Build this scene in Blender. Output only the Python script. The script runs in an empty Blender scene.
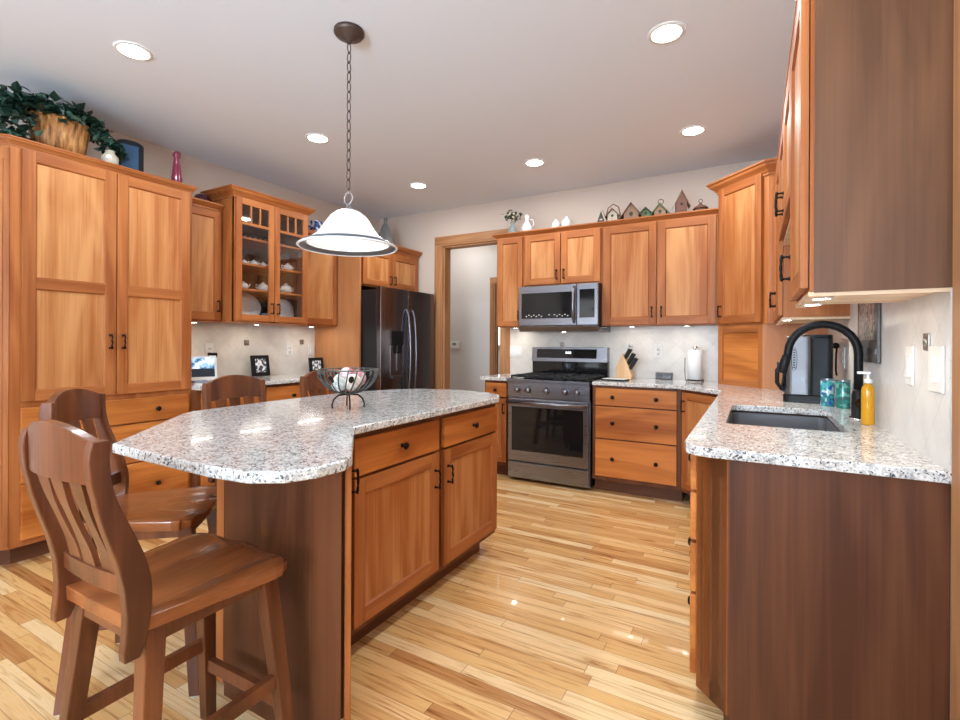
import bpy, bmesh, math, random
from mathutils import Vector, Matrix
from math import pi, sin, cos, radians as R
random.seed(7)
SC = bpy.context.scene; COL = SC.collection

# ------------------------------------------------------------------ camera
TH, ROLL, H = 0.5144, -0.0046, 1.2254
cd = bpy.data.cameras.new('camera'); cam = bpy.data.objects.new('camera', cd); COL.objects.link(cam)
cd.sensor_fit = 'HORIZONTAL'; cd.sensor_width = 36; cd.lens = 486.8/960*36
cd.shift_y = -(360-343.2)/960; cd.clip_start = 0.02
cam.matrix_world = Matrix.Translation((0, 0, H)) @ Matrix.Rotation(TH, 4, 'Z') @ Matrix.Rotation(pi/2, 4, 'X') @ Matrix.Rotation(-ROLL, 4, 'Z')
SC.camera = cam
# ------------------------------------------------------------------ world, big lights, exposure
w = bpy.data.worlds.new('world'); SC.world = w; w.use_nodes = True
w.node_tree.nodes['Background'].inputs[0].default_value = (.75, .85, 1, 1)
w.node_tree.nodes['Background'].inputs[1].default_value = 1.0
SC.view_settings.view_transform = 'Standard'; SC.view_settings.look = 'None'
SC.view_settings.gamma = 1; SC.view_settings.exposure = 0.0
SC.view_settings.use_curve_mapping = False
def area(name, loc, rot, sx, sy, power, color=(1, 1, 1), parent=None, shape='RECTANGLE', spread=pi):
    l = bpy.data.lights.new(name, 'AREA'); l.shape = shape; l.size = sx; l.size_y = sy; l.energy = power; l.color = color; l.spread = spread
    o = bpy.data.objects.new(name, l); COL.objects.link(o); o.location = loc; o.rotation_euler = rot
    if parent: o.parent = parent
    return o
FILLP = 200
# added fill lamps, tilted up to brighten the ceiling like a bounced flash
area('daylight', (-2.9, -2.60, 1.45), (R(142), 0, 0), 1.6, 1.3, FILLP*.1, (.64, .81, 1))
area('daylight', (-0.75, -2.60, 1.45), (R(142), 0, 0), 1.6, 1.3, FILLP*1.45, (.64, .81, 1))
DOWNP, PENDP, UNDERP = 10.5, 1.5, .4

# ------------------------------------------------------------------ materials
def mat(name, base=(.8, .8, .8), rough=.5, metal=0, emit=None, es=0, trans=0, ior=1.45, coat=0, spec=None, alpha=None):
    m = bpy.data.materials.new(name); m.use_nodes = True
    b = m.node_tree.nodes['Principled BSDF']
    b.inputs['Base Color'].default_value = (*base, 1); b.inputs['Roughness'].default_value = rough
    b.inputs['Metallic'].default_value = metal; b.inputs['IOR'].default_value = ior
    b.inputs['Transmission Weight'].default_value = trans; b.inputs['Coat Weight'].default_value = coat
    if spec is not None: b.inputs['Specular IOR Level'].default_value = spec
    if emit: b.inputs['Emission Color'].default_value = (*emit, 1); b.inputs['Emission Strength'].default_value = es
    return m
class NT:
    def __init__(s, m): s.m = m; s.t = m.node_tree; s.b = s.t.nodes['Principled BSDF']
    def n(s, typ, **kw):
        x = s.t.nodes.new(typ)
        for k, v in kw.items(): setattr(x, k, v)
        return x
    def l(s, a, b): s.t.links.new(a, b)
    def coords(s, scale, rnd=True, out='Object'):
        tc = s.n('ShaderNodeTexCoord'); mp = s.n('ShaderNodeMapping'); mp.inputs['Scale'].default_value = scale
        if rnd:
            oi = s.n('ShaderNodeObjectInfo'); ad = s.n('ShaderNodeVectorMath', operation='ADD'); ml = s.n('ShaderNodeVectorMath', operation='SCALE')
            cb = s.n('ShaderNodeCombineXYZ'); s.l(oi.outputs['Random'], cb.inputs[0]); s.l(oi.outputs['Random'], cb.inputs[1]); s.l(oi.outputs['Random'], cb.inputs[2])
            s.l(cb.outputs[0], ml.inputs[0]); ml.inputs['Scale'].default_value = 17.3
            s.l(tc.outputs[out], ad.inputs[0]); s.l(ml.outputs[0], ad.inputs[1]); s.l(ad.outputs[0], mp.inputs[0])
        else: s.l(tc.outputs[out], mp.inputs[0])
        return mp.outputs[0]
    def ramp(s, fac, stops, interp='LINEAR'):
        r = s.n('ShaderNodeValToRGB'); r.color_ramp.interpolation = interp
        while len(r.color_ramp.elements) < len(stops): r.color_ramp.elements.new(.5)
        for e, (p, c) in zip(r.color_ramp.elements, stops): e.position = p; e.color = (*c, 1) if len(c) == 3 else c
        s.l(fac, r.inputs[0]); return r.outputs[0]
    def noise(s, vec, scale=1, detail=4, rough=.55, dist=0):
        n = s.n('ShaderNodeTexNoise'); n.inputs['Scale'].default_value = scale; n.inputs['Detail'].default_value = detail
        n.inputs['Roughness'].default_value = rough; n.inputs['Distortion'].default_value = dist
        s.l(vec, n.inputs['Vector']); return n.outputs['Fac']
    def mix(s, a, b, fac, mode='MIX'):
        x = s.n('ShaderNodeMix', data_type='RGBA', blend_type=mode)
        for i, v in ((6, a), (7, b), (0, fac)):
            if isinstance(v, (int, float)): x.inputs[i].default_value = v
            elif isinstance(v, tuple): x.inputs[i].default_value = (*v, 1)
            else: s.l(v, x.inputs[i])
        return x.outputs[2]
    def math(s, op, a, b=None):
        x = s.n('ShaderNodeMath', operation=op)
        for i, v in ((0, a), (1, b)):
            if v is None: continue
            if isinstance(v, (int, float)): x.inputs[i].default_value = v
            else: s.l(v, x.inputs[i])
        return x.outputs[0]
    def bump(s, fac, strength=.2, dist=.001):
        b = s.n('ShaderNodeBump'); b.inputs['Strength'].default_value = strength; b.inputs['Distance'].default_value = dist
        s.l(fac, b.inputs['Height']); s.l(b.outputs[0], s.b.inputs['Normal'])
def wood(name, dark, light, axis='z', rough=.52, figure=1.0, coat=.12):
    m = mat(name, light, rough, coat=coat, spec=.3); m.node_tree.nodes['Principled BSDF'].inputs['Coat Roughness'].default_value = .32 if rough > .31 else .16; t = NT(m)
    st = {'x': (1, 14, 14), 'y': (14, 1, 14), 'z': (14, 14, 1)}[axis]
    v = t.coords(st); fig = t.noise(v, .55*figure, 3, .5, .8)
    v2 = t.coords(tuple(a*6 if a > 1 else 1.6 for a in st)); fine = t.noise(v2, 1.2, 3, .6)
    big = t.noise(t.coords(tuple(5.5 if a > 1 else .8 for a in st)), 1.1, 2, .45, 1.6)
    mixf = t.math('ADD', t.math('ADD', t.math('MULTIPLY', fig, .36), t.math('MULTIPLY', fine, .20)), t.math('MULTIPLY', big, .44))
    c = t.ramp(mixf, [(.40, dark), (.50, tuple((a+b)/2 for a, b in zip(dark, light))), (.60, light)])
    oi = t.n('ShaderNodeObjectInfo')
    hv = t.n('ShaderNodeHueSaturation'); t.l(c, hv.inputs['Color'])
    t.l(t.math('ADD', t.math('MULTIPLY', oi.outputs['Random'], .22), .89), hv.inputs['Value'])
    t.l(hv.outputs[0], t.b.inputs['Base Color'])
    t.bump(fine, .08, .0006)
    return m
FR = ((.29, .080, .017), (.47, .165, .046)); PN = ((.37, .112, .024), (.62, .29, .105))
FR_SHADE = ((.11, .033, .011), (.20, .066, .021))  # cherry darkened so the shadow in door and drawer gaps is painted in
W_V = wood('cherry_vertical', *FR); W_H = wood('cherry_horizontal', *FR, axis='x')
W_SHADE = wood('cherry_gap_shade', *FR_SHADE)
W_PV = wood('cherry_panel', *PN, axis='z', figure=.45); W_PH = wood('cherry_drawer_front', (.34, .09, .014), (.62, .215, .045), axis='x', figure=.8)
W_END = wood('cherry_end_shaded', (.075, .022, .008), (.155, .052, .020), axis='z', rough=.45, figure=.6, coat=.1)  # dim light on the camera-facing end panels is put into this colour
W_ENDU = wood('cherry_end_shaded_upper', (.10, .042, .018), (.175, .076, .034), axis='z', rough=.45, figure=.6, coat=.1)  # same for the upper end panel: its shade is mixed into the wood
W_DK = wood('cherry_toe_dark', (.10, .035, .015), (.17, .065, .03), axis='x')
W_ST = wood('stool_cherry', (.09, .027, .010), (.215, .068, .025), axis='z', rough=.3, coat=.35, figure=.7)
W_STS = wood('stool_cherry_seat', (.16, .045, .012), (.34, .105, .030), axis='y', rough=.22, coat=.5, figure=.6)
W_OAK = wood('oak_casing', (.30, .13, .05), (.46, .23, .10), axis='z', figure=1.5)
W_OAKH = wood('oak_casing_head', (.30, .13, .05), (.46, .23, .10), axis='x', figure=1.5)
W_PALE = wood('maple_underside', (.62, .42, .25), (.80, .60, .42), axis='y')
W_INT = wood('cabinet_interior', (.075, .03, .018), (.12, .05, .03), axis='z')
W_BLK = wood('knife_block_wood', (.62, .36, .17), (.78, .52, .29), axis='z')
BRZ = mat('oil_rubbed_bronze', (.02, .014, .012), .35, .8)
BLACK = mat('matte_black', (.010, .010, .011), .4, spec=.2)
BLACKG = mat('black_gloss', (.008, .008, .009), .06)
IRON = mat('cast_iron', (.012, .012, .012), .55)
WHITE = mat('white_plastic', (.72, .71, .68), .35)
CER = mat('white_ceramic', (.70, .70, .685), .15, coat=.5)
GRYC = mat('grey_blue_ceramic', (.25, .28, .32), .25)
CHROME = mat('chrome', (.7, .7, .7), .12, 1)
GLASS = mat('clear_glass', (1, 1, 1), .02, trans=1, ior=1.45)
def paneglass():
    m = bpy.data.materials.new('pane_glass'); m.use_nodes = True; t = m.node_tree; t.nodes.clear()
    o = t.nodes.new('ShaderNodeOutputMaterial'); mx = t.nodes.new('ShaderNodeMixShader'); tr = t.nodes.new('ShaderNodeBsdfTransparent'); g = t.nodes.new('ShaderNodeBsdfGlossy')
    g.inputs['Roughness'].default_value = .03; mx.inputs[0].default_value = .07
    t.links.new(tr.outputs[0], mx.inputs[1]); t.links.new(g.outputs[0], mx.inputs[2]); t.links.new(mx.outputs[0], o.inputs[0]); return m
PANE = paneglass()
def steel(name, base, rough, st=(1, 60, 60)):
    m = mat(name, base, rough, 1); t = NT(m); v = t.coords(st, False); f = t.noise(v, 3, 3, .6)
    t.l(t.math('ADD', t.math('MULTIPLY', f, .05), rough-.025), t.b.inputs['Roughness']); return m
SS = steel('stainless_steel', (.25, .255, .285), .28); SSD = steel('dark_stainless', (.19, .19, .215), .3)
BSS = steel('black_stainless', (.23, .22, .245), .22, (60, 60, 1))
FSIDE = mat('fridge_side_black', (.012, .012, .014), .35)
LIT = mat('lamp_lens', (1, 1, 1), .5, emit=(1, .96, .9), es=16)
LED = mat('led_lens', (1, 1, 1), .5, emit=(1, .95, .85), es=30)
BULB = mat('globe_bulb', (1, 1, 1), .5, emit=(1, .97, .93), es=2.2)
SKYP = mat('window_daylight', (1, 1, 1), .5, emit=(.93, .97, 1), es=2.0)
def granite():
    m = mat('granite', (.6, .58, .54), .13, coat=.3); t = NT(m); v = t.coords((1, 1, 1), False)
    big = t.noise(v, 9, 4, .6, .5); mid = t.noise(v, 55, 5, .68, .4); fine = t.noise(v, 150, 3, .7)
    base = t.ramp(mid, [(.32, (.34, .345, .34)), (.42, (.60, .60, .58)), (.53, (.78, .775, .74)), (.70, (.86, .85, .80))])
    warm = t.mix(base, (.56, .44, .32), t.math('MULTIPLY', t.ramp(big, [(.52, (0, 0, 0)), (.72, (1, 1, 1))]), .25))
    vo = t.n('ShaderNodeTexVoronoi'); vo.inputs['Scale'].default_value = 210; vo.inputs['Randomness'].default_value = 1
    dv = t.n('ShaderNodeVectorMath', operation='ADD'); nn = t.n('ShaderNodeTexNoise'); nn.inputs['Scale'].default_value = 60; t.l(v, nn.inputs['Vector'])
    sc = t.n('ShaderNodeVectorMath', operation='SCALE'); sc.inputs['Scale'].default_value = .02; t.l(nn.outputs['Color'], sc.inputs[0])
    t.l(v, dv.inputs[0]); t.l(sc.outputs[0], dv.inputs[1]); t.l(dv.outputs[0], vo.inputs['Vector'])
    sel = t.n('ShaderNodeSeparateColor'); t.l(vo.outputs['Color'], sel.inputs[0])
    cl = t.noise(v, 22, 3, .6)
    dk = t.math('LESS_THAN', t.math('ADD', sel.outputs[0], t.math('MULTIPLY', cl, -.55)), -.145)
    c = t.mix(warm, (.035, .035, .04), t.math('MULTIPLY', dk, .9))
    gr = t.math('LESS_THAN', t.math('ADD', sel.outputs[1], t.math('MULTIPLY', cl, -.5)), -.06)
    c = t.mix(c, (.24, .24, .25), t.math('MULTIPLY', gr, .45))
    c = t.mix(c, t.ramp(fine, [(.36, (.45, .44, .43)), (.5, (1, 1, 1))]), .55, 'MULTIPLY')
    t.l(c, t.b.inputs['Base Color']); return m
GRAN = granite()
def floor_mat():
    m = mat('hickory_strip_floor', (.7, .45, .25), .24, coat=.25); t = NT(m)
    tc = t.n('ShaderNodeTexCoord'); sp = t.n('ShaderNodeSeparateXYZ'); t.l(tc.outputs['Object'], sp.inputs[0])
    X, Y = sp.outputs[0], sp.outputs[1]; Wd = .057
    ry = t.math('DIVIDE', Y, Wd); row = t.math('FLOOR', ry)
    wn = t.n('ShaderNodeTexWhiteNoise', noise_dimensions='1D'); t.l(row, wn.inputs['W'])
    xo = t.math('ADD', X, t.math('MULTIPLY', wn.outputs['Value'], 7.3)); xs = t.math('DIVIDE', xo, .85); pk = t.math('FLOOR', xs)
    cb = t.n('ShaderNodeCombineXYZ'); t.l(row, cb.inputs[0]); t.l(pk, cb.inputs[1])
    w2 = t.n('ShaderNodeTexWhiteNoise', noise_dimensions='2D'); t.l(cb.outputs[0], w2.inputs['Vector'])
    col = t.ramp(w2.outputs['Value'], [(0, (.46, .21, .07)), (.09, (.66, .36, .135)), (.45, (.78, .475, .19)), (.75, (.86, .57, .27)), (1, (.90, .68, .38))])
    cv = t.n('ShaderNodeCombineXYZ'); t.l(t.math('MULTIPLY', X, 2.0), cv.inputs[0]); t.l(t.math('MULTIPLY', Y, 34), cv.inputs[1]); t.l(t.math('MULTIPLY', w2.outputs['Value'], 40), cv.inputs[2])
    g = t.noise(cv.outputs[0], 1.0, 5, .6, 1.4)
    c = t.mix(col, t.ramp(g, [(.30, (.36, .19, .09)), (.40, (.78, .66, .54)), (.52, (1, 1, 1)), (.66, (.97, .90, .80)), (.76, (.70, .55, .42))]), .9, 'MULTIPLY')
    # mineral streaks / knots
    cv2 = t.n('ShaderNodeCombineXYZ'); t.l(t.math('MULTIPLY', X, 3.2), cv2.inputs[0]); t.l(t.math('MULTIPLY', Y, 26), cv2.inputs[1]); t.l(t.math('MULTIPLY', w2.outputs['Value'], 90), cv2.inputs[2])
    kn = t.noise(cv2.outputs[0], 1.1, 4, .65, 2.4)
    c = t.mix(c, (.17, .075, .03), t.math('MULTIPLY', t.ramp(kn, [(.66, (0, 0, 0)), (.76, (1, 1, 1))]), .7))
    fy = t.math('FRACT', ry); e = t.math('LESS_THAN', fy, .03); fx = t.math('FRACT', xs); e2 = t.math('LESS_THAN', fx, .003)
    gap = t.math('MAXIMUM', e, e2); c = t.mix(c, (.16, .075, .035), t.math('MULTIPLY', gap, .65))
    t.l(c, t.b.inputs['Base Color']); t.bump(t.math('SUBTRACT', 1, gap), .15, .0006); return m
def tile_mat(name, plane, s=.108, base=(.70, .66, .60), off=(0, 0)):
    m = mat(name, base, .32); t = NT(m); tc = t.n('ShaderNodeTexCoord'); sp = t.n('ShaderNodeSeparateXYZ'); t.l(tc.outputs['Object'], sp.inputs[0])
    A = sp.outputs[0] if plane == 'x' else sp.outputs[1]; Z = sp.outputs[2]
    A = t.math('ADD', A, off[0]); Z = t.math('ADD', Z, off[1])
    k = .7071/s
    u = t.math('MULTIPLY', t.math('ADD', A, Z), k); v = t.math('MULTIPLY', t.math('SUBTRACT', A, Z), k)
    def edge(q): f = t.math('FRACT', q); return t.math('MINIMUM', f, t.math('SUBTRACT', 1, f))
    d = t.math('MINIMUM', edge(u), edge(v)); g = t.math('LESS_THAN', d, .013)
    cb = t.n('ShaderNodeCombineXYZ'); t.l(t.math('FLOOR', u), cb.inputs[0]); t.l(t.math('FLOOR', v), cb.inputs[1])
    wn = t.n('ShaderNodeTexWhiteNoise', noise_dimensions='2D'); t.l(cb.outputs[0], wn.inputs['Vector'])
    n = t.noise(tc.outputs['Object'], 7, 5, .6, .4)
    c = t.ramp(n, [(.3, tuple(a*.86 for a in base)), (.6, base), (.8, tuple(min(1, a*1.07) for a in base))])
    hv = t.n('ShaderNodeHueSaturation'); t.l(c, hv.inputs['Color']); t.l(t.math('ADD', t.math('MULTIPLY', wn.outputs['Value'], .06), .97), hv.inputs['Value'])
    c = t.mix(hv.outputs[0], tuple(a*.85 for a in base), g); t.l(c, t.b.inputs['Base Color'])
    t.bump(t.ramp(d, [(0, (0, 0, 0)), (.05, (1, 1, 1))]), .35, .0015); return m
def plaster(name, base, bs=.1):
    m = mat(name, base, .85); t = NT(m); v = t.coords((1, 1, 1), False); t.bump(t.noise(v, 60, 4, .6), bs, .002); return m
M_FLOOR = floor_mat(); M_CEIL = plaster('ceiling_paint', (.75, .80, .86), .12); M_WALL = plaster('wall_paint_tan', (.60, .49, .41)); M_HALL = plaster('hall_paint', (.60, .565, .53))
T_X = tile_mat('cream_tile_back', 'x'); T_Y = tile_mat('cream_tile_side', 'y')
T_R = tile_mat('cream_tile_right', 'y', s=.15, base=(.68, .665, .64))
METTILE = mat('metal_accent_tile', (.35, .32, .28), .35, .9)

# ------------------------------------------------------------------ mesh builder
class MB:
    def __init__(s): s.v = []; s.f = []; s.m = []; s.s = []
    def add(s, vs, fs, mi=0, sm=False):
        o = len(s.v); s.v += [tuple(p) for p in vs]
        for f in fs: s.f.append(tuple(i+o for i in f)); s.m.append(mi); s.s.append(sm)
        return s
    def box(s, x0, x1, y0, y1, z0, z1, mi=0):
        if x0 > x1: x0, x1 = x1, x0
        if y0 > y1: y0, y1 = y1, y0
        if z0 > z1: z0, z1 = z1, z0
        v = [(x, y, z) for z in (z0, z1) for y in (y0, y1) for x in (x0, x1)]
        return s.add(v, [(0, 2, 3, 1), (4, 5, 7, 6), (0, 1, 5, 4), (2, 6, 7, 3), (0, 4, 6, 2), (1, 3, 7, 5)], mi)
    def prism(s, poly, z0, z1, mi=0, top=None, bot=None):
        n = len(poly); a = sum(poly[i][0]*poly[(i+1) % n][1]-poly[(i+1) % n][0]*poly[i][1] for i in range(n))
        if a < 0: poly = poly[::-1]
        v = [(x, y, z0) for x, y in poly]+[(x, y, z1) for x, y in poly]
        s.add(v, [(i, (i+1) % n, n+(i+1) % n, n+i) for i in range(n)], mi)
        s.add(v, [tuple(range(n))[::-1]], mi if bot is None else bot); s.add(v, [tuple(range(n, 2*n))], mi if top is None else top); return s
    def extrude(s, prof, a, b, frame, mi=0, sm=False):
        """prof (p,q) swept from a to b; frame = function (t,p,q)->xyz"""
        n = len(prof); v = [frame(a, p, q) for p, q in prof]+[frame(b, p, q) for p, q in prof]
        s.add(v, [(i, (i+1) % n, n+(i+1) % n, n+i) for i in range(n)]+[tuple(range(n))[::-1], tuple(range(n, 2*n))], mi, sm); return s
    def lathe(s, prof, c=(0, 0, 0), n=32, mi=0, axis='z', sx=1, sy=1, sm=True, cap=True):
        m = len(prof); v = []
        for i in range(n):
            t = 2*pi*i/n
            for r, z in prof:
                x, y = r*cos(t)*sx, r*sin(t)*sy
                p = (x, y, z) if axis == 'z' else ((x, -z, y) if axis == '-y' else (z, x, y))
                v.append((p[0]+c[0], p[1]+c[1], p[2]+c[2]))
        f = []
        for i in range(n):
            j = (i+1) % n
            for k in range(m-1): f.append((i*m+k, j*m+k, j*m+k+1, i*m+k+1))
        s.add(v, f, mi, sm)
        if cap:
            for k, rv in ((0, True), (m-1, False)):
                if prof[k][0] > 1e-5:
                    L = [i*m+k for i in range(n)]; s.add(v, [tuple(L[::-1] if rv else L)], mi, False)
        return s
    def ball(s, c, r, mi=0, n=20, sx=1, sy=1, sz=1):
        pr = [(r*sin(pi*k/(n//2)), -r*sz*cos(pi*k/(n//2))) for k in range(n//2+1)]
        pr[0] = (0, pr[0][1]); pr[-1] = (0, pr[-1][1]); return s.lathe(pr, c, n, mi, sx=sx, sy=sy, cap=False)
    def tube(s, path, r, n=10, mi=0, closed=False, flat=1, up=None):
        P = [Vector(p) for p in path]; m = len(P); rr = r if isinstance(r, (list, tuple)) else [r]*m; v = []
        prevn = None
        for i, p in enumerate(P):
            if closed: d = P[(i+1) % m]-P[i-1]
            else: d = P[min(i+1, m-1)]-P[max(i-1, 0)]
            d.normalize()
            if prevn is None:
                h = Vector(up) if up else (Vector((0, 0, 1)) if abs(d.z) < .9 else Vector((1, 0, 0)))
                nn = (h-d*h.dot(d)).normalized()
            else: nn = (prevn-d*prevn.dot(d)).normalized()
            prevn = nn; b = d.cross(nn)
            for k in range(n):
                t = 2*pi*k/n; v.append(p+nn*cos(t)*rr[i]*flat+b*sin(t)*rr[i])
        f = []
        for i in range(m if closed else m-1):
            j = (i+1) % m
            for k in range(n): f.append((i*n+k, i*n+(k+1) % n, j*n+(k+1) % n, j*n+k))
        s.add(v, f, mi, True)
        if not closed: s.add(v, [tuple(range(n))[::-1], tuple((m-1)*n+k for k in range(n))], mi)
        return s
    def loft(s, rings, mi=0, sm=False, cap=True):
        n = len(rings[0]); v = [p for r in rings for p in r]; f = []
        for i in range(len(rings)-1):
            for k in range(n): f.append((i*n+k, i*n+(k+1) % n, (i+1)*n+(k+1) % n, (i+1)*n+k))
        s.add(v, f, mi, sm)
        if cap: s.add(v, [tuple(range(n))[::-1], tuple((len(rings)-1)*n+k for k in range(n))], mi)
        return s
    def build(s, name, mats, parent=None, bev=0, label=None, loc=None, rot=None, fix=True, seg=2):
        me = bpy.data.meshes.new(name); me.from_pydata(s.v, [], s.f); ms = mats if isinstance(mats, (list, tuple)) else [mats]
        for x in ms: me.materials.append(x)
        for p, i, q in zip(me.polygons, s.m, s.s): p.material_index = i; p.use_smooth = q
        if fix:
            bm = bmesh.new(); bm.from_mesh(me); bmesh.ops.remove_doubles(bm, verts=bm.verts, dist=1e-6); bmesh.ops.recalc_face_normals(bm, faces=bm.faces); bm.to_mesh(me); bm.free()
        o = bpy.data.objects.new(name, me); COL.objects.link(o)
        if parent: o.parent = parent
        if loc: o.location = loc
        if rot: o.rotation_euler = rot
        if bev:
            b = o.modifiers.new('bevel', 'BEVEL'); b.width = bev; b.segments = seg; b.limit_method = 'ANGLE'; b.angle_limit = R(40); b.harden_normals = False
        if label: o['label'] = label
        return o
def tag(o, label, cat, group=None, kind=None):
    o['label'] = label; o['category'] = cat
    if group: o['group'] = group
    if kind: o['kind'] = kind
    return o
def thing(name, label, cat, loc=(0, 0, 0), rz=0, group=None):
    o = bpy.data.objects.new(name, None); COL.objects.link(o); o.location = loc; o.rotation_euler = (0, 0, rz); o.empty_display_size = .1
    return tag(o, label, cat, group)
def struct(o): o['kind'] = 'structure'; return o

# ------------------------------------------------------------------ room shell
XL, XR, YB, YF, ZC = -4.02, .43, 4.60, -2.75, 2.741
struct(MB().box(-6.1, 2.4, YF-.15, 8.4, -.1, 0).build('floor', M_FLOOR))
struct(MB().box(-6.1, 2.4, YF-.15, 8.4, ZC, ZC+.1).build('ceiling', M_CEIL))
b = MB(); b.box(XL-.15, XL, YF-.15, YB+.12, 0, ZC)
struct(b.build('wall_left', M_WALL))
struct(MB().box(XR, XR+.12, YF-.15, YB+.12, 0, ZC).build('wall_right', M_WALL))
b = MB(); b.box(XL, -3.08, YB, YB+.12, 0, ZC); b.box(-2.34, XR, YB, YB+.12, 0, ZC); b.box(-3.08, -2.34, YB, YB+.12, 2.32, ZC)
struct(b.build('wall_back', M_WALL))
b = MB(); b.box(XL, XR, YF-.12, YF, 0, .7); b.box(XL, XR, YF-.12, YF, 2.3, ZC); b.box(XL, -3.8, YF-.12, YF, .7, 2.3); b.box(-2.0, -1.65, YF-.12, YF, .7, 2.3); b.box(.15, XR, YF-.12, YF, .7, 2.3)
struct(b.build('wall_front', plaster('wall_low_bounce', (.16, .13, .11))))  # unseen wall, coloured dark to cut the light bounced forward
def window(n, x0, x1, z0, z1, y, rz=0, loc=(0, 0, 0)):
    f = MB()
    for a, c, d, e in ((x0, x1, z0, z0+.06), (x0, x1, z1-.06, z1), (x0, x0+.06, z0, z1), (x1-.06, x1, z0, z1), ((x0+x1)/2-.03, (x0+x1)/2+.03, z0, z1)): f.box(a, c, y-.08, y-.02, d, e)
    fr = struct(f.build('window_%d' % n, WHITE)); fr.location = loc; fr.rotation_euler = (0, 0, rz)
    MB().box(x0+.05, x1-.05, y-.075, y-.07, z0+.05, z1-.05).build('pane', SKYP, fr)
window(1, -3.8, -2.0, .7, 2.3, YF); window(2, -1.65, .15, .7, 2.3, YF)  # unseen windows with glowing panes, added to bring light from behind the camera
# hall beyond the opening
struct(MB().box(-6.1, -2.93, 5.60, 5.64, 0, ZC).build('wall_hall', M_HALL))
struct(MB().box(-2.10, XR, 5.60, 5.64, 0, ZC).build('wall_hall_right', M_HALL))
struct(MB().box(-2.93, -2.10, 5.60, 5.64, 2.06, ZC).build('wall_hall_head', M_HALL))
struct(MB().box(-6.1, -6.0, 4.5, 8.4, 0, ZC).build('wall_far_left', M_HALL))
struct(MB().box(-6.1, 2.4, 8.3, 8.4, 0, ZC).build('wall_far', plaster('far_paint', (.78, .78, .78))))
struct(MB().box(2.3, 2.4, YB+.12, 8.3, 0, ZC).build('wall_far_right', M_HALL))
def casing(n, x0, x1, y, z, wd=.085, th=.02, wi=.12):
    b = MB()
    for a, c in ((x0-wd, x0), (x1, x1+wd)):
        b.box(a, c, y-th, y, 0, z); b.box(a+.02, c-.02, y-th-.006, y-th+.001, 0, z)
    b.box(x0-wd, x1+wd, y-th, y, z, z+wd, 1); b.box(x0-wd+.02, x1+wd-.02, y-th-.006, y-th, z+.02, z+wd-.02, 1)
    b.box(x0, x0+.018, y, y+wi, 0, z); b.box(x1-.018, x1, y, y+wi, 0, z); b.box(x0, x1, y, y+wi, z-.018, z, 1)
    return struct(b.build('trim_%d' % n, [W_OAK, W_OAKH], bev=.002))
casing(1, -3.08, -2.34, YB, 2.32, .11)
casing(2, -2.93, -2.16, 5.60, 2.0, .08, .02, .04)
b = MB(); b.box(XR-.022, XR, 1.44, 1.552, 0, ZC); b.box(XR-.03, XR-.02, 1.47, 1.53, 0, ZC); b.box(XR-.026, XR-.02, 1.538, 1.548, 0, ZC)
struct(b.build('trim_3', W_OAK, bev=.003))
struct(MB().box(XL-.15, -3.03, 5.585, 5.60, 0, .13).build('baseboard_hall', W_OAKH))
# far room: window seen through the second doorway
f = MB(); f.box(-5.2, -3.6, 8.24, 8.29, 1.15, 1.2); f.box(-5.2, -3.6, 8.24, 8.29, 2.2, 2.26); f.box(-5.2, -5.14, 8.24, 8.29, 1.15, 2.2); f.box(-3.66, -3.6, 8.24, 8.29, 1.15, 2.2)
wf = struct(f.build('window_3', WHITE)); MB().box(-5.15, -3.65, 8.27, 8.28, 1.2, 2.2).build('pane', SKYP, wf)
area('hall_light', (-3.3, 5.1, 2.68), (0, 0, 0), .5, .3, 9, (1, .97, .93))
area('far_daylight', (-4.0, 7.0, 2.6), (0, 0, 0), 1.2, 1.2, 22, (.95, .98, 1))

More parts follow.
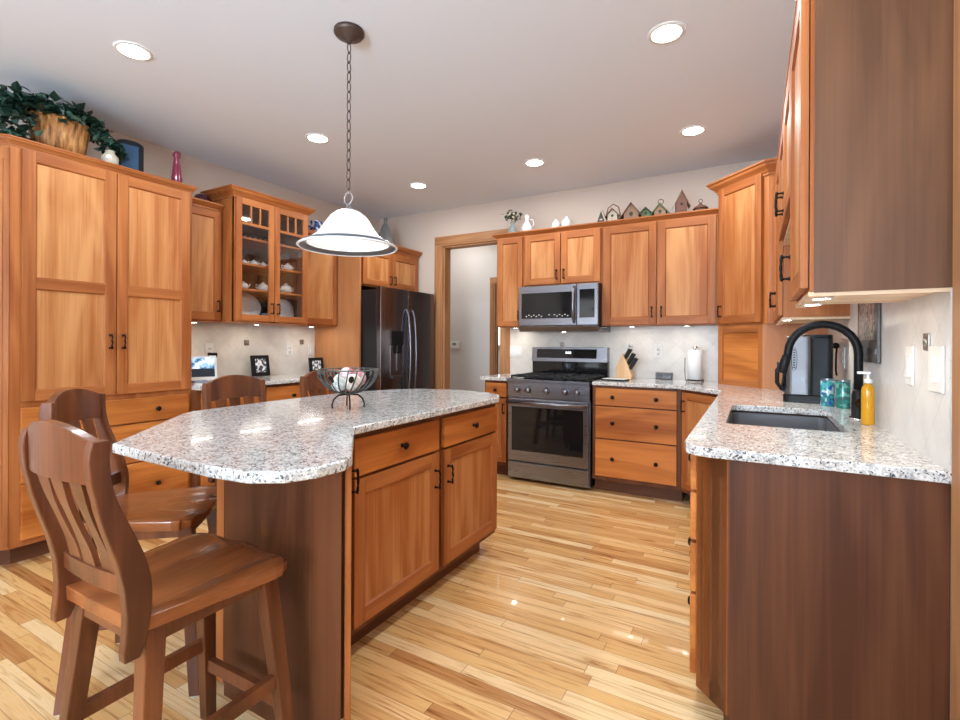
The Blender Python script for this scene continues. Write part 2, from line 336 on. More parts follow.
# ------------------------------------------------------------------ cabinet kit (local: x right, -y to the front, z up; carcass front at y=0)
def pull(parent, x, z, y=-.02, L=.095):
    b = MB(); h = L/2
    for s in (-1, 1): b.tube([(x, y, z+s*h*.82), (x, y-.024, z+s*h*.82)], .0045, 8); b.ball((x, y-.001, z+s*h*.82), .0075, n=10)
    pts = [(x+.0022*sin(i*pi/2), y-.026-.003*sin(i/12*pi), z-h+L*i/12) for i in range(13)]
    b.tube(pts, [.0035+.0022*abs(sin(i/12*pi*3)) for i in range(13)], 8)
    return b.build('handle', BRZ, parent)
def knob(parent, x, z, y=-.02):
    return MB().lathe([(.0, 0), (.0085, 0), (.0075, .004), (.005, .008), (.006, .014), (.0145, .018), (.0165, .023), (.013, .029), (0, .031)], (x, y, z), 16, 0, '-y').build('knob', BRZ, parent)
def door(parent, x0, x1, z0, z1, hinge='r', hz=None, st=.055, mid=None, glass=False, handle=True, hl=None, name='door'):
    b = MB(); T = .02; y0 = -T
    b.box(x0, x0+st, y0, 0, z0, z1, 0); b.box(x1-st, x1, y0, 0, z0, z1, 0)
    rails = [(z0, z0+st), (z1-st, z1)]
    if mid: rails.insert(1, (mid-st/2, mid+st/2))
    for a, c in rails: b.box(x0+st, x1-st, y0, 0, a, c, 1)
    for i in range(len(rails)-1):
        a, c = rails[i][1], rails[i+1][0]; xa, xb = x0+st, x1-st
        if not glass:
            r = .007; v = [(xa, y0, a), (xb, y0, a), (xb, y0, c), (xa, y0, c), (xa+r, y0+.009, a+r), (xb-r, y0+.009, a+r), (xb-r, y0+.009, c-r), (xa+r, y0+.009, c-r)]
            b.add(v, [(0, 1, 5, 4), (2, 3, 7, 6)], 1); b.add(v, [(1, 2, 6, 5), (3, 0, 4, 7)], 0); b.add(v, [(4, 5, 6, 7)], 2)
            b.add([(xa, -.002, a), (xb, -.002, a), (xb, -.002, c), (xa, -.002, c)], [(0, 3, 2, 1)], 2)
    o = b.build(name, [W_V, W_H, W_PV], parent, bev=.0015, fix=False)
    if glass:
        zr = z0+(z1-z0)*.795; g = MB(); g.box(x0+st, x1-st, y0+.003, -.003, zr-.01, zr+.012, 1)
        for k in (1, 2):
            xm = x0+st+(x1-x0-2*st)*k/3; g.box(xm-.007, xm+.007, y0+.004, -.004, zr, z1-st, 0)
        g.build('muntin', [W_V, W_H], o); MB().box(x0+st-.003, x1-st+.003, -.012, -.009, z0+st-.003, z1-st+.003).build('pane', PANE, o)
    if handle:
        hx = x0+st*.55 if hinge == 'r' else x1-st*.55
        pull(o, hx, hz if hz else z0+.13, y0)
    return o
def drawer(parent, x0, x1, z0, z1, knobs=1):
    v = MB(); v.box(x0, x1, -.02, 0, z0, z1)
    o = v.build('drawer', W_PH, parent, bev=.004)
    xs = [(x0+x1)/2] if knobs == 1 else ([x0+(x1-x0)*.23, x0+(x1-x0)*.765] if knobs == 2 else [])
    for x in xs: knob(o, x, (z0+z1)/2)
    return o
CROWN = [(0, 0), (0, .09), (.062, .09), (.062, .078), (.052, .072), (.046, .056), (.022, .034), (.014, .02), (.008, .018), (.008, 0)]
CR2 = [(0, 0), (0, .05), (.042, .05), (.042, .04), (.034, .034), (.016, .018), (.008, .012), (.008, 0)]
def crown(parent, pts, z, prof=CROWN):
    """pts: open polyline (local xy) running left to right as seen from the front; outward = right-hand side (-y for +x travel)"""
    P = [Vector((x, y)) for x, y in pts]; n = len(P); rings = []
    for i in range(n):
        d1 = (P[i]-P[i-1]).normalized() if i else (P[1]-P[0]).normalized(); d2 = (P[i+1]-P[i]).normalized() if i < n-1 else d1
        n1 = Vector((d1.y, -d1.x)); n2 = Vector((d2.y, -d2.x)); m = (n1+n2).normalized(); k = 1/max(.3, m.dot(n1))
        rings.append([(P[i].x+m.x*k*p, P[i].y+m.y*k*p, z+q) for p, q in prof])
    return MB().loft(rings).build('crown_moulding', W_H, parent)
def flutes(parent, p0, p1, z0, z1, mats, name='fluted_corner', nfl=3, th=.018):
    """board from p0 to p1 (local xy, left to right seen from outside) with vertical half-round grooves"""
    A, B = Vector(p0), Vector(p1); d = (B-A); L = d.length; d.normalize(); nrm = Vector((d.y, -d.x))
    prof = [(0, 0)]; m = L*.2; sp = (L-2*m)/(nfl-1) if nfl > 1 else 0; r = min(.0042, sp*.36)
    for k in range(nfl):
        c = m+sp*k
        for j in range(7): t = pi*j/6; prof.append((c-r*cos(t), -r*.9*sin(t)))
    prof.append((L, 0)); zs = z0+.06; ze = z1-.06
    def ring(z, pr): return [(A.x+d.x*a+nrm.x*q, A.y+d.y*a+nrm.y*q, z) for a, q in pr]
    flat = [(a, 0) for a, q in prof]; b = MB(); back = [(L, -th), (0, -th)]
    rings = [ring(z0, flat+back), ring(zs, flat+back), ring(zs+.001, prof+back), ring(ze, prof+back), ring(ze+.001, flat+back), ring(z1, flat+back)]
    return b.loft(rings).build(name, mats, parent)
def carcass(parent, x0, x1, dep, z0, z1, toe=.105, mat_front=W_V, mats=None, toe_in=.075, endcap=None):
    b = MB(); b.box(x0, x1, .002, dep, z0+toe, z1, 0)
    o = b.build('body', [W_SHADE], parent, bev=.001)
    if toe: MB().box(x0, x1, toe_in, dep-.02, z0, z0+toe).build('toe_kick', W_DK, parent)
    return o

# ================= left wall =================
RL = R(90)
# pantry: local x = world y, local y = -world x ; front plane world x=-3.48
PX, PY0, PY1 = -3.48, 1.03, 2.0
t = thing('pantry_cabinet', 'tall cherry pantry cupboard with two long doors and drawers, carrying the ivy basket', 'cabinet', (PX, PY0, 0), RL)
dp = PX-XL; W = PY1-PY0
MB().prism([(.0, .0), (W, 0), (W, dp), (-.09, dp), (-.09, .09)], .105, 2.32).build('body', W_V, t, bev=.001)
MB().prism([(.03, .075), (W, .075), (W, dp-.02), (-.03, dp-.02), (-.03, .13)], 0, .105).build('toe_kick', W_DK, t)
flutes(t, (-.094, .086), (-.004, -.004), .12, 2.26, W_V)
door(t, .045, .492, .895, 2.272, 'l', 1.225, .058, mid=1.545); door(t, .498, .945, .895, 2.272, 'r', 1.225, .058, mid=1.545)
for a, c in ((.705, .86), (.452, .695), (.14, .442)): drawer(t, .045, .945, a, c, 2)
crown(t, [(-.09, dp), (-.09, .09), (0, 0), (W, 0), (W, .35)], 2.275, [(p*.42, q*.55) for p, q in CROWN])
# base cabinets under the left counter
LB0 = 2.0
def base_left(y0, y1, lab, kn=1):
    t = thing('base_cabinet', lab, 'cabinet', (-3.42, y0, 0), RL)
    w = y1-y0; carcass(t, 0, w, -3.42-XL, 0, .884)
    drawer(t, .03, w-.03, .70, .86, kn); drawer(t, .03, w-.03, .43, .69, kn); drawer(t, .03, w-.03, .14, .42, kn)
base_left(2.0, 2.53, 'cherry drawer base beside the pantry below the white tablet'); base_left(2.53, 3.08, 'cherry drawer base in the middle of the left counter'); base_left(3.08, 3.57, 'cherry drawer base next to the refrigerator panel')
tag(MB().box(XL, -3.385, 2.0, 3.57, .884, .914).build('countertop', GRAN, bev=.004), 'speckled grey granite counter between pantry and refrigerator', 'countertop')
struct(MB().box(XL, XL+.012, 2.0, 3.58, .914, 1.39).build('trim_4', T_Y))
# uppers
UZ0, UZ1 = 1.385, 2.26
t = thing('wall_cabinet', 'narrow cherry wall cupboard between pantry and glass-door cupboard', 'cabinet', (-3.69, 2.005, 0), RL)
w = .348; MB().box(0, w, .002, .325, UZ0, UZ1+.02).build('body', W_V, t); door(t, .01, w-.012, UZ0+.012, UZ1-.012, 'l', UZ0+.12)
crown(t, [(0, 0), (w, 0)], UZ1-.005, CR2)
t = thing('display_cabinet', 'cherry glass-door display cupboard with white crockery on its shelves', 'cabinet', (-3.54, 2.357, 0), RL)
w = .715; d = .475; GZ1 = 2.375
MB().box(0, .019, .0, d, UZ0, GZ1).box(w-.019, w, 0, d, UZ0, GZ1).box(.019, w-.019, 0, d, UZ0, UZ0+.02).box(.019, w-.019, 0, d, GZ1-.02, GZ1).box(w/2-.02, w/2+.02, 0, .02, UZ0, GZ1).box(.0, .03, -.001, .02, UZ0, GZ1).box(w-.03, w, -.001, .02, UZ0, GZ1).build('body', W_V, t)
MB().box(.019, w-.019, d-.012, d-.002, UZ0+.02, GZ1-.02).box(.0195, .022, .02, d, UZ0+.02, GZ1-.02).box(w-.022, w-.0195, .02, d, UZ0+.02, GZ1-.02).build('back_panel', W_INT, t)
SH = [1.66, 1.865, 2.075]
for z in SH: MB().box(.022, w-.022, .04, d-.012, z-.016, z).build('shelf', W_H, t)
door(t, .008, w/2-.003, UZ0+.012, GZ1-.008, 'l', UZ0+.12, .05, glass=True); door(t, w/2+.003, w-.008, UZ0+.012, GZ1-.008, 'r', UZ0+.12, .05, glass=True)
crown(t, [(0, .36), (0, 0), (w, 0), (w, .36)], GZ1-.015, [(p*.85, q*.85) for p, q in CROWN])
t = thing('wall_cabinet', 'single-door cherry wall cupboard between glass-door cupboard and refrigerator', 'cabinet', (-3.69, 3.077, 0), RL)
w = .50; MB().box(0, w, .002, .325, UZ0, UZ1+.04).build('body', W_V, t); door(t, .02, w-.015, UZ0+.012, UZ1-.07, 'r', UZ0+.12)
crown(t, [(0, 0), (w, 0)], UZ1-.045, CR2)
# fridge surround
tag(MB().box(XL, -3.385, 3.58, 3.602, 0, 2.22).build('end_panel', wood('surround_panel', (.38, .15, .055), (.47, .20, .075)), bev=.001), 'tall plain cherry panel standing against the refrigerator side', 'panel')
t = thing('wall_cabinet', 'two-door cherry cupboard above the black refrigerator', 'cabinet', (-3.42, 3.604, 0), RL)
w = .975; MB().box(0, w, .002, .59, 1.80, 2.27).build('body', W_V, t); door(t, .045, w/2-.003, 1.815, 2.175, 'l', 1.89); door(t, w/2+.003, w-.03, 1.815, 2.175, 'r', 1.89)
crown(t, [(0, 0), (w, 0)], 2.205, [(p, q*.75) for p, q in CROWN])
# refrigerator
t = thing('refrigerator', 'black stainless side-by-side refrigerator with water dispenser', 'refrigerator', (-3.20, 3.615, 0), RL)
w = .905
MB().box(0, w, .0, .72, .02, 1.745).build('body', FSIDE, t, bev=.004)
MB().box(.01, w-.01, -.03, .02, 0, .07).build('grille', BLACK, t)
def fdoor(x0, x1, hx):
    b = MB(); n = 8; pr = [(x0, 0), (x0, -.055)]+[(x0+(x1-x0)*i/n, -.055-.018*sin(pi*i/n)) for i in range(1, n)]+[(x1, -.055), (x1, 0)]
    b.prism(pr, .08, 1.77); o = b.build('door', BSS, t, bev=.004)
    for i in range(1): pass
    pts = [(hx, -.062, .62)]+[(hx, -.075-.045*sin(pi*i/12)**.6, .62+.95*i/12) for i in range(1, 12)]+[(hx, -.062, 1.57)]
    MB().tube(pts, .013, 10, flat=.8).build('handle', SSD, o); return o
d1 = fdoor(.004, w*.475-.003, w*.475-.045); fdoor(w*.475+.003, w-.004, w*.475+.05)
b = MB(); b.box(.13, .33, -.078, -.06, 1.20, 1.345, 0); b.box(.12, .34, -.076, -.058, .88, 1.2, 1); b.box(.19, .27, -.105, -.06, 1.12, 1.2, 0); b.box(.205, .255, -.09, -.07, .95, 1.12, 2); b.box(.13, .33, -.10, -.06, .875, .9, 2)
b.build('water_dispenser', [BLACKG, BSS, SSD], d1, bev=.003)
MB().box(w-.12, w-.05, -.060, -.057, 1.69, 1.71).build('badge', CHROME, t)

# ================= back wall =================
t = thing('wall_cabinet', 'narrow cherry wall cupboard at the left end, left of the microwave', 'cabinet', (-2.235, 4.29, 0))
D2 = YB-4.29
w = .29; MB().box(0, w, .002, D2, UZ0, UZ1+.038).build('body', W_V, t); door(t, .018, w-.008, UZ0+.008, UZ1-.012, 'l', UZ0+.11, .05)
crown(t, [(0, D2), (0, 0), (w, 0)], UZ1-.01, CR2)
t = thing('wall_cabinet', 'short two-door cherry cupboard above the microwave', 'cabinet', (-1.945, 4.29, 0))
w = .76; MB().box(0, w, .002, D2, 1.765, UZ1+.038).build('body', W_V, t); door(t, .02, w/2-.004, 1.78, UZ1-.012, 'l', 1.865); door(t, w/2+.004, w-.012, 1.78, UZ1-.012, 'r', 1.865)
crown(t, [(0, 0), (w, 0)], UZ1-.01, CR2)
t = thing('wall_cabinet', 'wide two-door cherry cupboard above the knife block, birdhouses on top', 'cabinet', (-1.185, 4.29, 0))
w = .925; MB().box(0, w, .002, D2, UZ0, UZ1+.038).build('body', W_V, t); door(t, .018, .462, UZ0+.008, UZ1-.012, 'l', UZ0+.11, .06); door(t, .472, w-.012, UZ0+.008, UZ1-.012, 'r', UZ0+.11, .06)
crown(t, [(0, 0), (w, 0)], UZ1-.01, CR2)
# base cabinets back wall
t = thing('base_cabinet', 'narrow cherry base cupboard left of the range', 'cabinet', (-2.20, 3.99, 0))
w = .245; carcass(t, 0, w, .6, 0, .884); drawer(t, .018, w-.012, .735, .86, 1); door(t, .018, w-.012, .14, .722, 'l', .63, .045)
tag(MB().prism([(-2.235, 3.955), (-1.956, 3.955), (-1.956, YB), (-2.235, YB)], .884, .914).build('countertop', GRAN, bev=.004), 'small granite counter piece left of the range', 'countertop')
t = thing('base_cabinet', 'wide three-drawer cherry base with six dark knobs right of the range', 'cabinet', (-1.175, 3.99, 0))
w = .685; carcass(t, 0, w, .6, 0, .884)
for a, c in ((.722, .862), (.452, .712), (.14, .442)): drawer(t, .028, w-.028, a, c, 2)
# diagonal corner base: from (-.49,3.99) to (-.165,3.665)
a0 = Vector((-.488, 3.985)); a1 = Vector((-.165, 3.662)); ang = math.atan2(a1.y-a0.y, a1.x-a0.x); L = (a1-a0).length
t = thing('base_cabinet', 'angled cherry corner base cupboard partly hidden by the sink counter', 'cabinet', (a0.x, a0.y, 0), ang)
def loc2(p): v = Matrix.Rotation(-ang, 2) @ (Vector(p)-a0); return (v.x, v.y)
MB().prism([(0, .002), (L, .002), loc2((XR-.002, a1.y)), loc2((XR-.002, YB-.002)), loc2((a0.x, YB-.002))], .105, .884).build('body', W_SHADE, t)
MB().prism([(0, .08), (L, .08), (L, .3), (0, .3)], 0, .105).build('toe_kick', W_DK, t)
door(t, .03, L-.03, .14, .862, 'r', .76, .05)
# right run base: faces -x, local rot -90: local x -> -world y
RR = R(-90); FX = -.165
t = thing('base_cabinet', 'cherry sink base with plain end panel and fluted corner at the near right', 'cabinet', (FX, 3.655, 0), RR)
Wd = 3.655-1.65; dp = XR-FX
MB().prism([(0, .002), (Wd-.09, .002), (Wd, .092), (Wd, dp), (0, dp)], .105, .70, 0).prism([(Wd-.55, .002), (Wd-.09, .002), (Wd, .092), (Wd, dp), (Wd-.42, dp), (Wd-.42, .55), (Wd-.55, .55)], .70, .884).box(0, .72, .002, dp, .70, .884).box(.72, Wd-.55, .002, .022, .70, .884).build('body', W_SHADE, t)
MB().prism([(0, .08), (Wd-.12, .08), (Wd-.07, .13), (Wd-.07, dp-.02), (0, dp-.02)], 0, .105).build('toe_kick', W_DK, t)
MB().box(Wd, Wd+.006, .10, dp-.002, .10, .884).build('end_panel', W_END, t, label='cherry veneer end panel, darkened as in shade')
flutes(t, (Wd-.092, .0), (Wd+.002, .094), .105, .876, W_V, nfl=3, th=.02)
for a, c in ((.745, .862), (.58, .735), (.41, .57), (.14, .40)): drawer(t, Wd-.09-.45, Wd-.095, a, c, 1)
door(t, .75, 1.10, .14, .735, 'l', .63); door(t, 1.11, 1.45, .14, .735, 'r', .63); drawer(t, .75, 1.45, .745, .862, 0)
drawer(t, .12, .73, .745, .862, 1); door(t, .12, .73, .14, .735, 'l', .63)
# L-shaped counter with sink opening
def slab_hole(name, outer, hole, z0, z1, m):
    bm = bmesh.new()
    def loop(pts): vs = [bm.verts.new((x, y, z1)) for x, y in pts]; return [bm.edges.new((vs[i], vs[(i+1) % len(vs)])) for i in range(len(vs))]
    e = loop(outer)+loop(hole); r = bmesh.ops.triangle_fill(bm, edges=e, use_beauty=True)
    fs = [g for g in r['geom'] if isinstance(g, bmesh.types.BMFace)]
    ex = bmesh.ops.extrude_face_region(bm, geom=fs); bmesh.ops.translate(bm, verts=[v for v in ex['geom'] if isinstance(v, bmesh.types.BMVert)], vec=(0, 0, z0-z1))
    bmesh.ops.recalc_face_normals(bm, faces=bm.faces); me = bpy.data.meshes.new(name); bm.to_mesh(me); bm.free(); me.materials.append(m)
    o = bpy.data.objects.new(name, me); COL.objects.link(o)
    bv = o.modifiers.new('bevel', 'BEVEL'); bv.width = .004; bv.segments = 2; bv.limit_method = 'ANGLE'; bv.angle_limit = R(40); return o
def rnd_rect(x0, x1, y0, y1, r, n=5):
    P = []
    for cx, cy, a in ((x1-r, y1-r, 0), (x0+r, y1-r, 90), (x0+r, y0+r, 180), (x1-r, y0+r, 270)):
        for k in range(n+1): t = R(a+90*k/n); P.append((cx+r*cos(t), cy+r*sin(t)))
    return P
SKX0, SKX1, SKY0, SKY1 = -.10, .295, 2.15, 2.84
out = [(XR, 1.612), (XR, YB), (-1.172, YB), (-1.172, 3.955), (-.505, 3.955), (-.198, 3.645), (-.198, 1.70), (-.188, 1.655), (-.155, 1.622), (-.12, 1.612)]
tag(slab_hole('countertop', out, rnd_rect(SKX0, SKX1, SKY0, SKY1, .03), .884, .914, GRAN), 'L-shaped speckled granite counter around the corner, holding the sink', 'countertop')
t = thing('kitchen_sink', 'dark grey composite undermount sink in the right counter', 'sink', (0, 0, .67))
SINKM = mat('composite_sink', (.13, .135, .145), .4)
def rr(o, z): return [(x, y, z) for x, y in rnd_rect(SKX0-o, SKX1+o, SKY0-o, SKY1+o, max(.01, .03+o))]
MB().loft([rr(.02, .205), rr(.02, .0), rr(-.02, -.0), rr(.0, .204)][:2], cap=False).loft([rr(.02, .205), rr(.003, .205), rr(-.004, .03), rr(-.03, .012)], cap=False, sm=False).add(rr(-.03, .012), [tuple(range(24))]).build('basin', SINKM, t, fix=False)
MB().lathe([(.0, .016), (.042, .016), (.045, .0135), (.02, .012)], (.1, 2.5, 0), 20).build('drain', SSD, t)
# faucet
t = thing('faucet', 'tall matte black gooseneck pull-down faucet by the sink', 'faucet', (.378, 2.56, .914))
MB().lathe([(.0, 0), (.031, 0), (.031, .008), (.024, .014), (.024, .10), (.021, .112), (.0185, .125), (0, .125)], n=24).build('body', BLACK, t)
pts = [(0, 0, .12), (0, 0, .20), (0, 0, .27)]+[(-.125+.125*cos(pi*k/14), 0, .275+.125*sin(pi*k/14)) for k in range(1, 14)]+[(-.251, 0, .27), (-.256, 0, .25)]
MB().tube(pts, .0165, 14).build('spout', BLACK, t)
MB().tube([(-.255, 0, .262), (-.262, 0, .235), (-.274, 0, .185)], [.0175, .02, .0195], 16).box(-.292, -.276, -.009, .009, .195, .235).build('spray_head', BLACK, t, bev=.001)
MB().tube([(0, -.018, .07), (0, -.042, .07)], .018, 14).tube([(0, -.036, .075), (.008, -.044, .10), (.03, -.058, .155)], [.008, .007, .006], 10).build('handle', BLACKG, t)
MB().lathe([(.0325, 0), (.033, .002), (.0315, .006), (0, .006)], n=24).build('base_ring', CHROME, t)
# backsplashes
struct(MB().box(-2.24, -.25, YB-.012, YB, .914, 1.39).build('trim_5', T_X))
struct(MB().box(XR-.012, XR, 1.612, 3.95, .914, 1.80).build('trim_6', T_R))
# corner tower (diagonal) : upper and garage
TZ0, TZ1 = UZ0-.01, 2.44
c0 = Vector((-.258, 4.27)); c1 = Vector((.078, 3.925)); ang2 = math.atan2(c1.y-c0.y, c1.x-c0.x); L2 = (c1-c0).length
t = thing('corner_cabinet', 'tall diagonal cherry corner cupboard with appliance garage standing on the counter', 'cabinet', (c0.x, c0.y, .9145), ang2)
def loc3(p, a=c0, g=ang2): v = Matrix.Rotation(-g, 2) @ (Vector(p)-a); return (v.x, v.y)
zo = -.9145
MB().prism([(0, .002), (L2, .002), loc3((c1.x+.02, c1.y)), loc3((XR-.002, c1.y)), loc3((XR-.002, YB-.002)), loc3((c0.x, YB-.002))], 1.37+zo, TZ1+zo).build('body', W_V, t, bev=.001)
b = MB(); g0, g1 = (0.0, .004), (L2-.045, .004)
for x0, x1, z0, z1, m in ((0, .045, 0, .455, 0), (L2-.09, L2-.045, 0, .455, 0), (.045, L2-.09, .40, .455, 1), (.045, L2-.09, 0, .03, 1)): b.box(x0, x1, .004, .024, z0, z1, m)
e = loc3((XR-.002, c1.y+.035)); g = loc3((.045, c1.y+.035)); b.prism([(L2-.045, .004), g, e, loc3((XR-.002, c1.y+.055)), (L2-.05, .045)], 0, .455, 2)
b.box(0, .02, .02, .2, 0, .455)
b.build('garage_frame', [W_V, W_H, wood('garage_side', (.42, .16, .06), (.52, .215, .085))], t)
dd = MB(); dd.box(.045, L2-.09, .014, .03, .03, .40, 0); dd.box(.05, L2-.095, .008, .018, .03, .052, 1)
dd.build('garage_door', [W_PH, W_H], t, bev=.003)
door(t, .025, L2-.045, 1.385+zo, 2.43+zo, 'r', 1.48+zo, .055)
crown(t, [(-.0, .30), (0, 0), (L2, 0), loc3((.30, c1.y))], 2.405+zo, [(p*1.0, q) for p, q in CROWN])
# right wall uppers
def upper_right(y_near, y_far, z0, lab, doors, hz, end=False, name='wall_cabinet'):
    UX = .128; t = thing(name, lab, 'cabinet', (UX, y_far, 0), RR); w = y_far-y_near; dp = XR-UX
    MB().box(0, w, .002, dp, z0, UZ1).build('body', [W_V], t)
    MB().box(.03, w-.03, .03, dp-.012, z0-.004, z0+.002).box(0, w, 0, .03, z0-.012, z0+.002).box(w-.018, w, .03, dp, z0-.012, z0+.002).build('underside', W_PALE, t, label='pale maple underside')
    n = len(doors)
    for (a, c, hg) in doors: door(t, a, c, z0+.012, UZ1-.012, hg, hz, .055)
    if end: MB().box(w, w+.006, .012, dp-.002, z0-.002, UZ1).build('end_panel', W_ENDU, t, label='smooth veneer end panel, darkened as in shade')
    crown(t, [(0, 0), (w, 0)]+([(w, dp-.01)] if end else []), UZ1-.01, [(p*.35, q*.62) for p, q in CROWN]); return t
upper_right(1.615, 2.10, 1.37, 'large near right wall cupboard with plain brown end panel', [(.012, .477, 'r')], 1.50, True)
upper_right(2.10, 3.06, 1.765, 'shorter cherry cupboard above the sink on the right wall', [(.012, .476, 'l'), (.484, .948, 'r')], 1.86)
upper_right(3.06, 3.92, 1.37, 'cherry wall cupboard above the coffee maker', [(.012, .426, 'l'), (.434, .848, 'r')], 1.50)

# ================= island =================
ib = [(-1.34, 2.56), (-1.36, 2.585), (-1.90, 2.585), (-1.90, 1.32), (-1.635, 1.05), (-1.075, 1.05), (-1.065, 1.068), (-1.34, 1.343)]
t = thing('kitchen_island', 'cherry kitchen island with drawers, doors and a plain dark end panel', 'cabinet', (-1.34, 1.375, 0), RL)
def li(p): return (p[1]-1.375, -(p[0]+1.34))
MB().prism([li(p) for p in ib], .105, .884).build('body', W_SHADE, t)
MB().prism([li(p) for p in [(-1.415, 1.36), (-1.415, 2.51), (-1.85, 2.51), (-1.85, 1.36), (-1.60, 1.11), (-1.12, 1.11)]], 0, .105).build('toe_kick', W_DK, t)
# end panel faces -y at world y=1.04
MB().prism([li(p) for p in [(-1.60, 1.036), (-1.046, 1.036), (-1.06, 1.05), (-1.60, 1.05)]], .0, .884).build('end_panel', W_END, t, label='cherry veneer end panel, darkened as in shade')
MB().prism([li(p) for p in [(-1.645, 1.036), (-1.604, 1.036), (-1.604, 1.06), (-1.645, 1.06)]], .04, .884).build('corner_post', W_V, t)
drawer(t, .0, .568, .712, .857, 1); drawer(t, .612, 1.172, .712, .857, 1)
door(t, .0, .568, .135, .70, 'l', .58, .06); door(t, .612, 1.172, .135, .70, 'r', .58, .06)
# 45 degree door: world from (-1.036,1.062) to (-1.325,1.35): faces (+,+)
e0 = Vector((-1.050, 1.052)); e1 = Vector((-1.330, 1.332)); a3 = math.atan2(e1.y-e0.y, e1.x-e0.x)
# local frame relative to island empty: island rot 90 -> use helper empty-free mesh with own location/rotation
dL = (e1-e0).length; b = MB()
b.box(0, dL, -.02, -.001, .06, .862, 0); b.box(.055, dL-.055, -.0205, -.018, .19, .80, 1)
o = b.build('door', [W_V, W_PV], t, bev=.002); p = li((e0.x, e0.y)); o.location = (p[0], p[1], 0); o.rotation_euler = (0, 0, a3-RL)
pull(o, dL-.035, .715, -.02)
itop = [(-1.285, 1.335), (-.965, .995), (-.945, .95), (-.952, .86), (-.985, .79), (-1.06, .742), (-1.19, .728), (-1.58, .735), (-1.71, .742), (-2.16, 1.20), (-2.20, 1.26), (-2.235, 1.66), (-2.235, 2.25), (-2.105, 2.56), (-1.97, 2.70), (-1.72, 2.765), (-1.46, 2.71), (-1.35, 2.63), (-1.285, 2.50)]
tag(MB().prism(itop, .884, .914).build('countertop', GRAN, bev=.006, seg=3), 'large angular speckled granite slab on top of the island', 'countertop')

# ================= range & microwave =================
t = thing('gas_range', 'stainless gas range with five front knobs and black oven window', 'range', (-1.945, 3.98, 0))
w = .755
MB().box(0, w, 0, .60, .02, .905).build('body', SSD, t)
b = MB(); b.box(.01, w-.01, -.04, 0, .185, .735, 0); b.build('oven_door', SS, t, bev=.004)
od = MB(); od.box(.05, w-.05, -.0425, -.039, .275, .665, 0); od.build('oven_window', BLACKG, t)
for z in (.40, .50): MB().box(.09, w-.09, -.0385, -.0375, z, z+.004).build('rack', SSD, t)
MB().tube([(.03, -.04, .705), (.03, -.085, .705)], .011, 10).tube([(w-.03, -.04, .705), (w-.03, -.085, .705)], .011, 10).tube([(.015, -.088, .705), (w-.015, -.088, .705)], .0135, 12).build('oven_handle', SS, t)
MB().box(.01, w-.01, -.035, 0, .03, .17).build('lower_drawer', SS, t, bev=.004)
MB().box(.0, w, -.03, .02, .745, .878).build('control_panel', SS, t, bev=.003)
for k, x in enumerate((.10, .205, .375, .545, .65)):
    MB().lathe([(0, 0), (.030, 0), (.030, .005), (.0255, .008), (.0235, .034), (.021, .038), (0, .038)], (x, -.03, .815), 24, 0, '-y').box(x-.004, x+.004, -.074, -.06, .793, .838).build('control_knob', SS, t)
MB().box(.0, w, -.04, .53, .878, .905).box(.03, w-.03, .0, .51, .905, .909, 1).build('cooktop', [SSD, BLACKG], t, bev=.002)
for x0, x1 in ((.02, .255), (.26, .495), (.50, .735)):
    b = MB()
    for x in (x0, x1-.012, (x0+x1)/2-.006): b.box(x, x+.012, .0, .50, .925, .94)
    for y in (.0, .16, .33, .488): b.box(x0, x1, y, y+.012, .925, .94)
    for x in (x0, x1-.012):
        for y in (0, .488): b.box(x, x+.012, y, y+.012, .907, .925)
    b.build('burner_grate', IRON, t, bev=.002)
for x, y in ((.14, .12), (.14, .38), (.62, .12), (.62, .38), (.378, .25)): MB().lathe([(0, .909), (.042, .909), (.042, .917), (.034, .92), (.034, .926), (0, .926)], (x, y, 0), 20).build('burner', IRON, t)
b = MB(); b.box(.0, w, .535, .60, .905, 1.06, 0); b.extrude([(.515, 1.05), (.53, 1.19), (.60, 1.19), (.60, 1.05)], 0, w, lambda a, p, q: (a, p, q), 1); b.build('backguard', [BLACKG, SS], t, bev=.003)
b = MB(); b.extrude([(.5165, 1.085), (.5255, 1.172), (.53, 1.172), (.53, 1.085)], .055, w-.10, lambda a, p, q: (a, p-.003, q), 0)
b.build('display_panel', BLACKG, t)
DIG = mat('display_digits', (0, 0, 0), .5, emit=(.85, .95, 1), es=2.5)
b = MB()
for k, x in enumerate((.355, .375, .395)): b.box(x, x+.012, .5155, .5175, 1.128, 1.148)
b.build('display_digits', DIG, t)
t = thing('microwave', 'stainless over-the-range microwave with black glass door', 'microwave', (-1.94, 4.20, 1.335))
w = .755
MB().box(0, w, 0, .395, .04, .42).build('body', BLACK, t)
MB().box(0.0, w-.195, -.03, 0, .055, .42).build('door', SS, t, bev=.004); MB().box(.03, w-.235, -.033, -.029, .12, .355).build('door_window', BLACKG, t)
MB().box(w-.19, w, -.03, 0, .055, .42).build('control_panel', SS, t, bev=.004); MB().box(w-.165, w-.03, -.033, -.029, .12, .37).build('panel_glass', BLACKG, t)
MB().tube([(w-.213, -.03, .08), (w-.213, -.062, .11), (w-.213, -.068, .23), (w-.213, -.062, .36), (w-.213, -.03, .395)], .013, 10, flat=1).build('handle', SS, t)
MB().extrude([(-.03, .05), (-.01, .0), (.39, .0), (.395, .05)], 0, w, lambda a, p, q: (a, p, q)).build('vent_hood', SSD, t, bev=.004)
MK = mat('button_print', (.5, .5, .5), .5)
b = MB()
for k in range(17):
    if k in (7, 8, 10): continue
    b.box(.075+.025*k, .088+.025*k, -.0338, -.033, .135+.012*(k % 2), .145+.012*(k % 2))
b.build('button_markings', MK, t)
MB().box(.385, .405, .1, .14, -.004, 0).build('lamp_lens', LED, t)
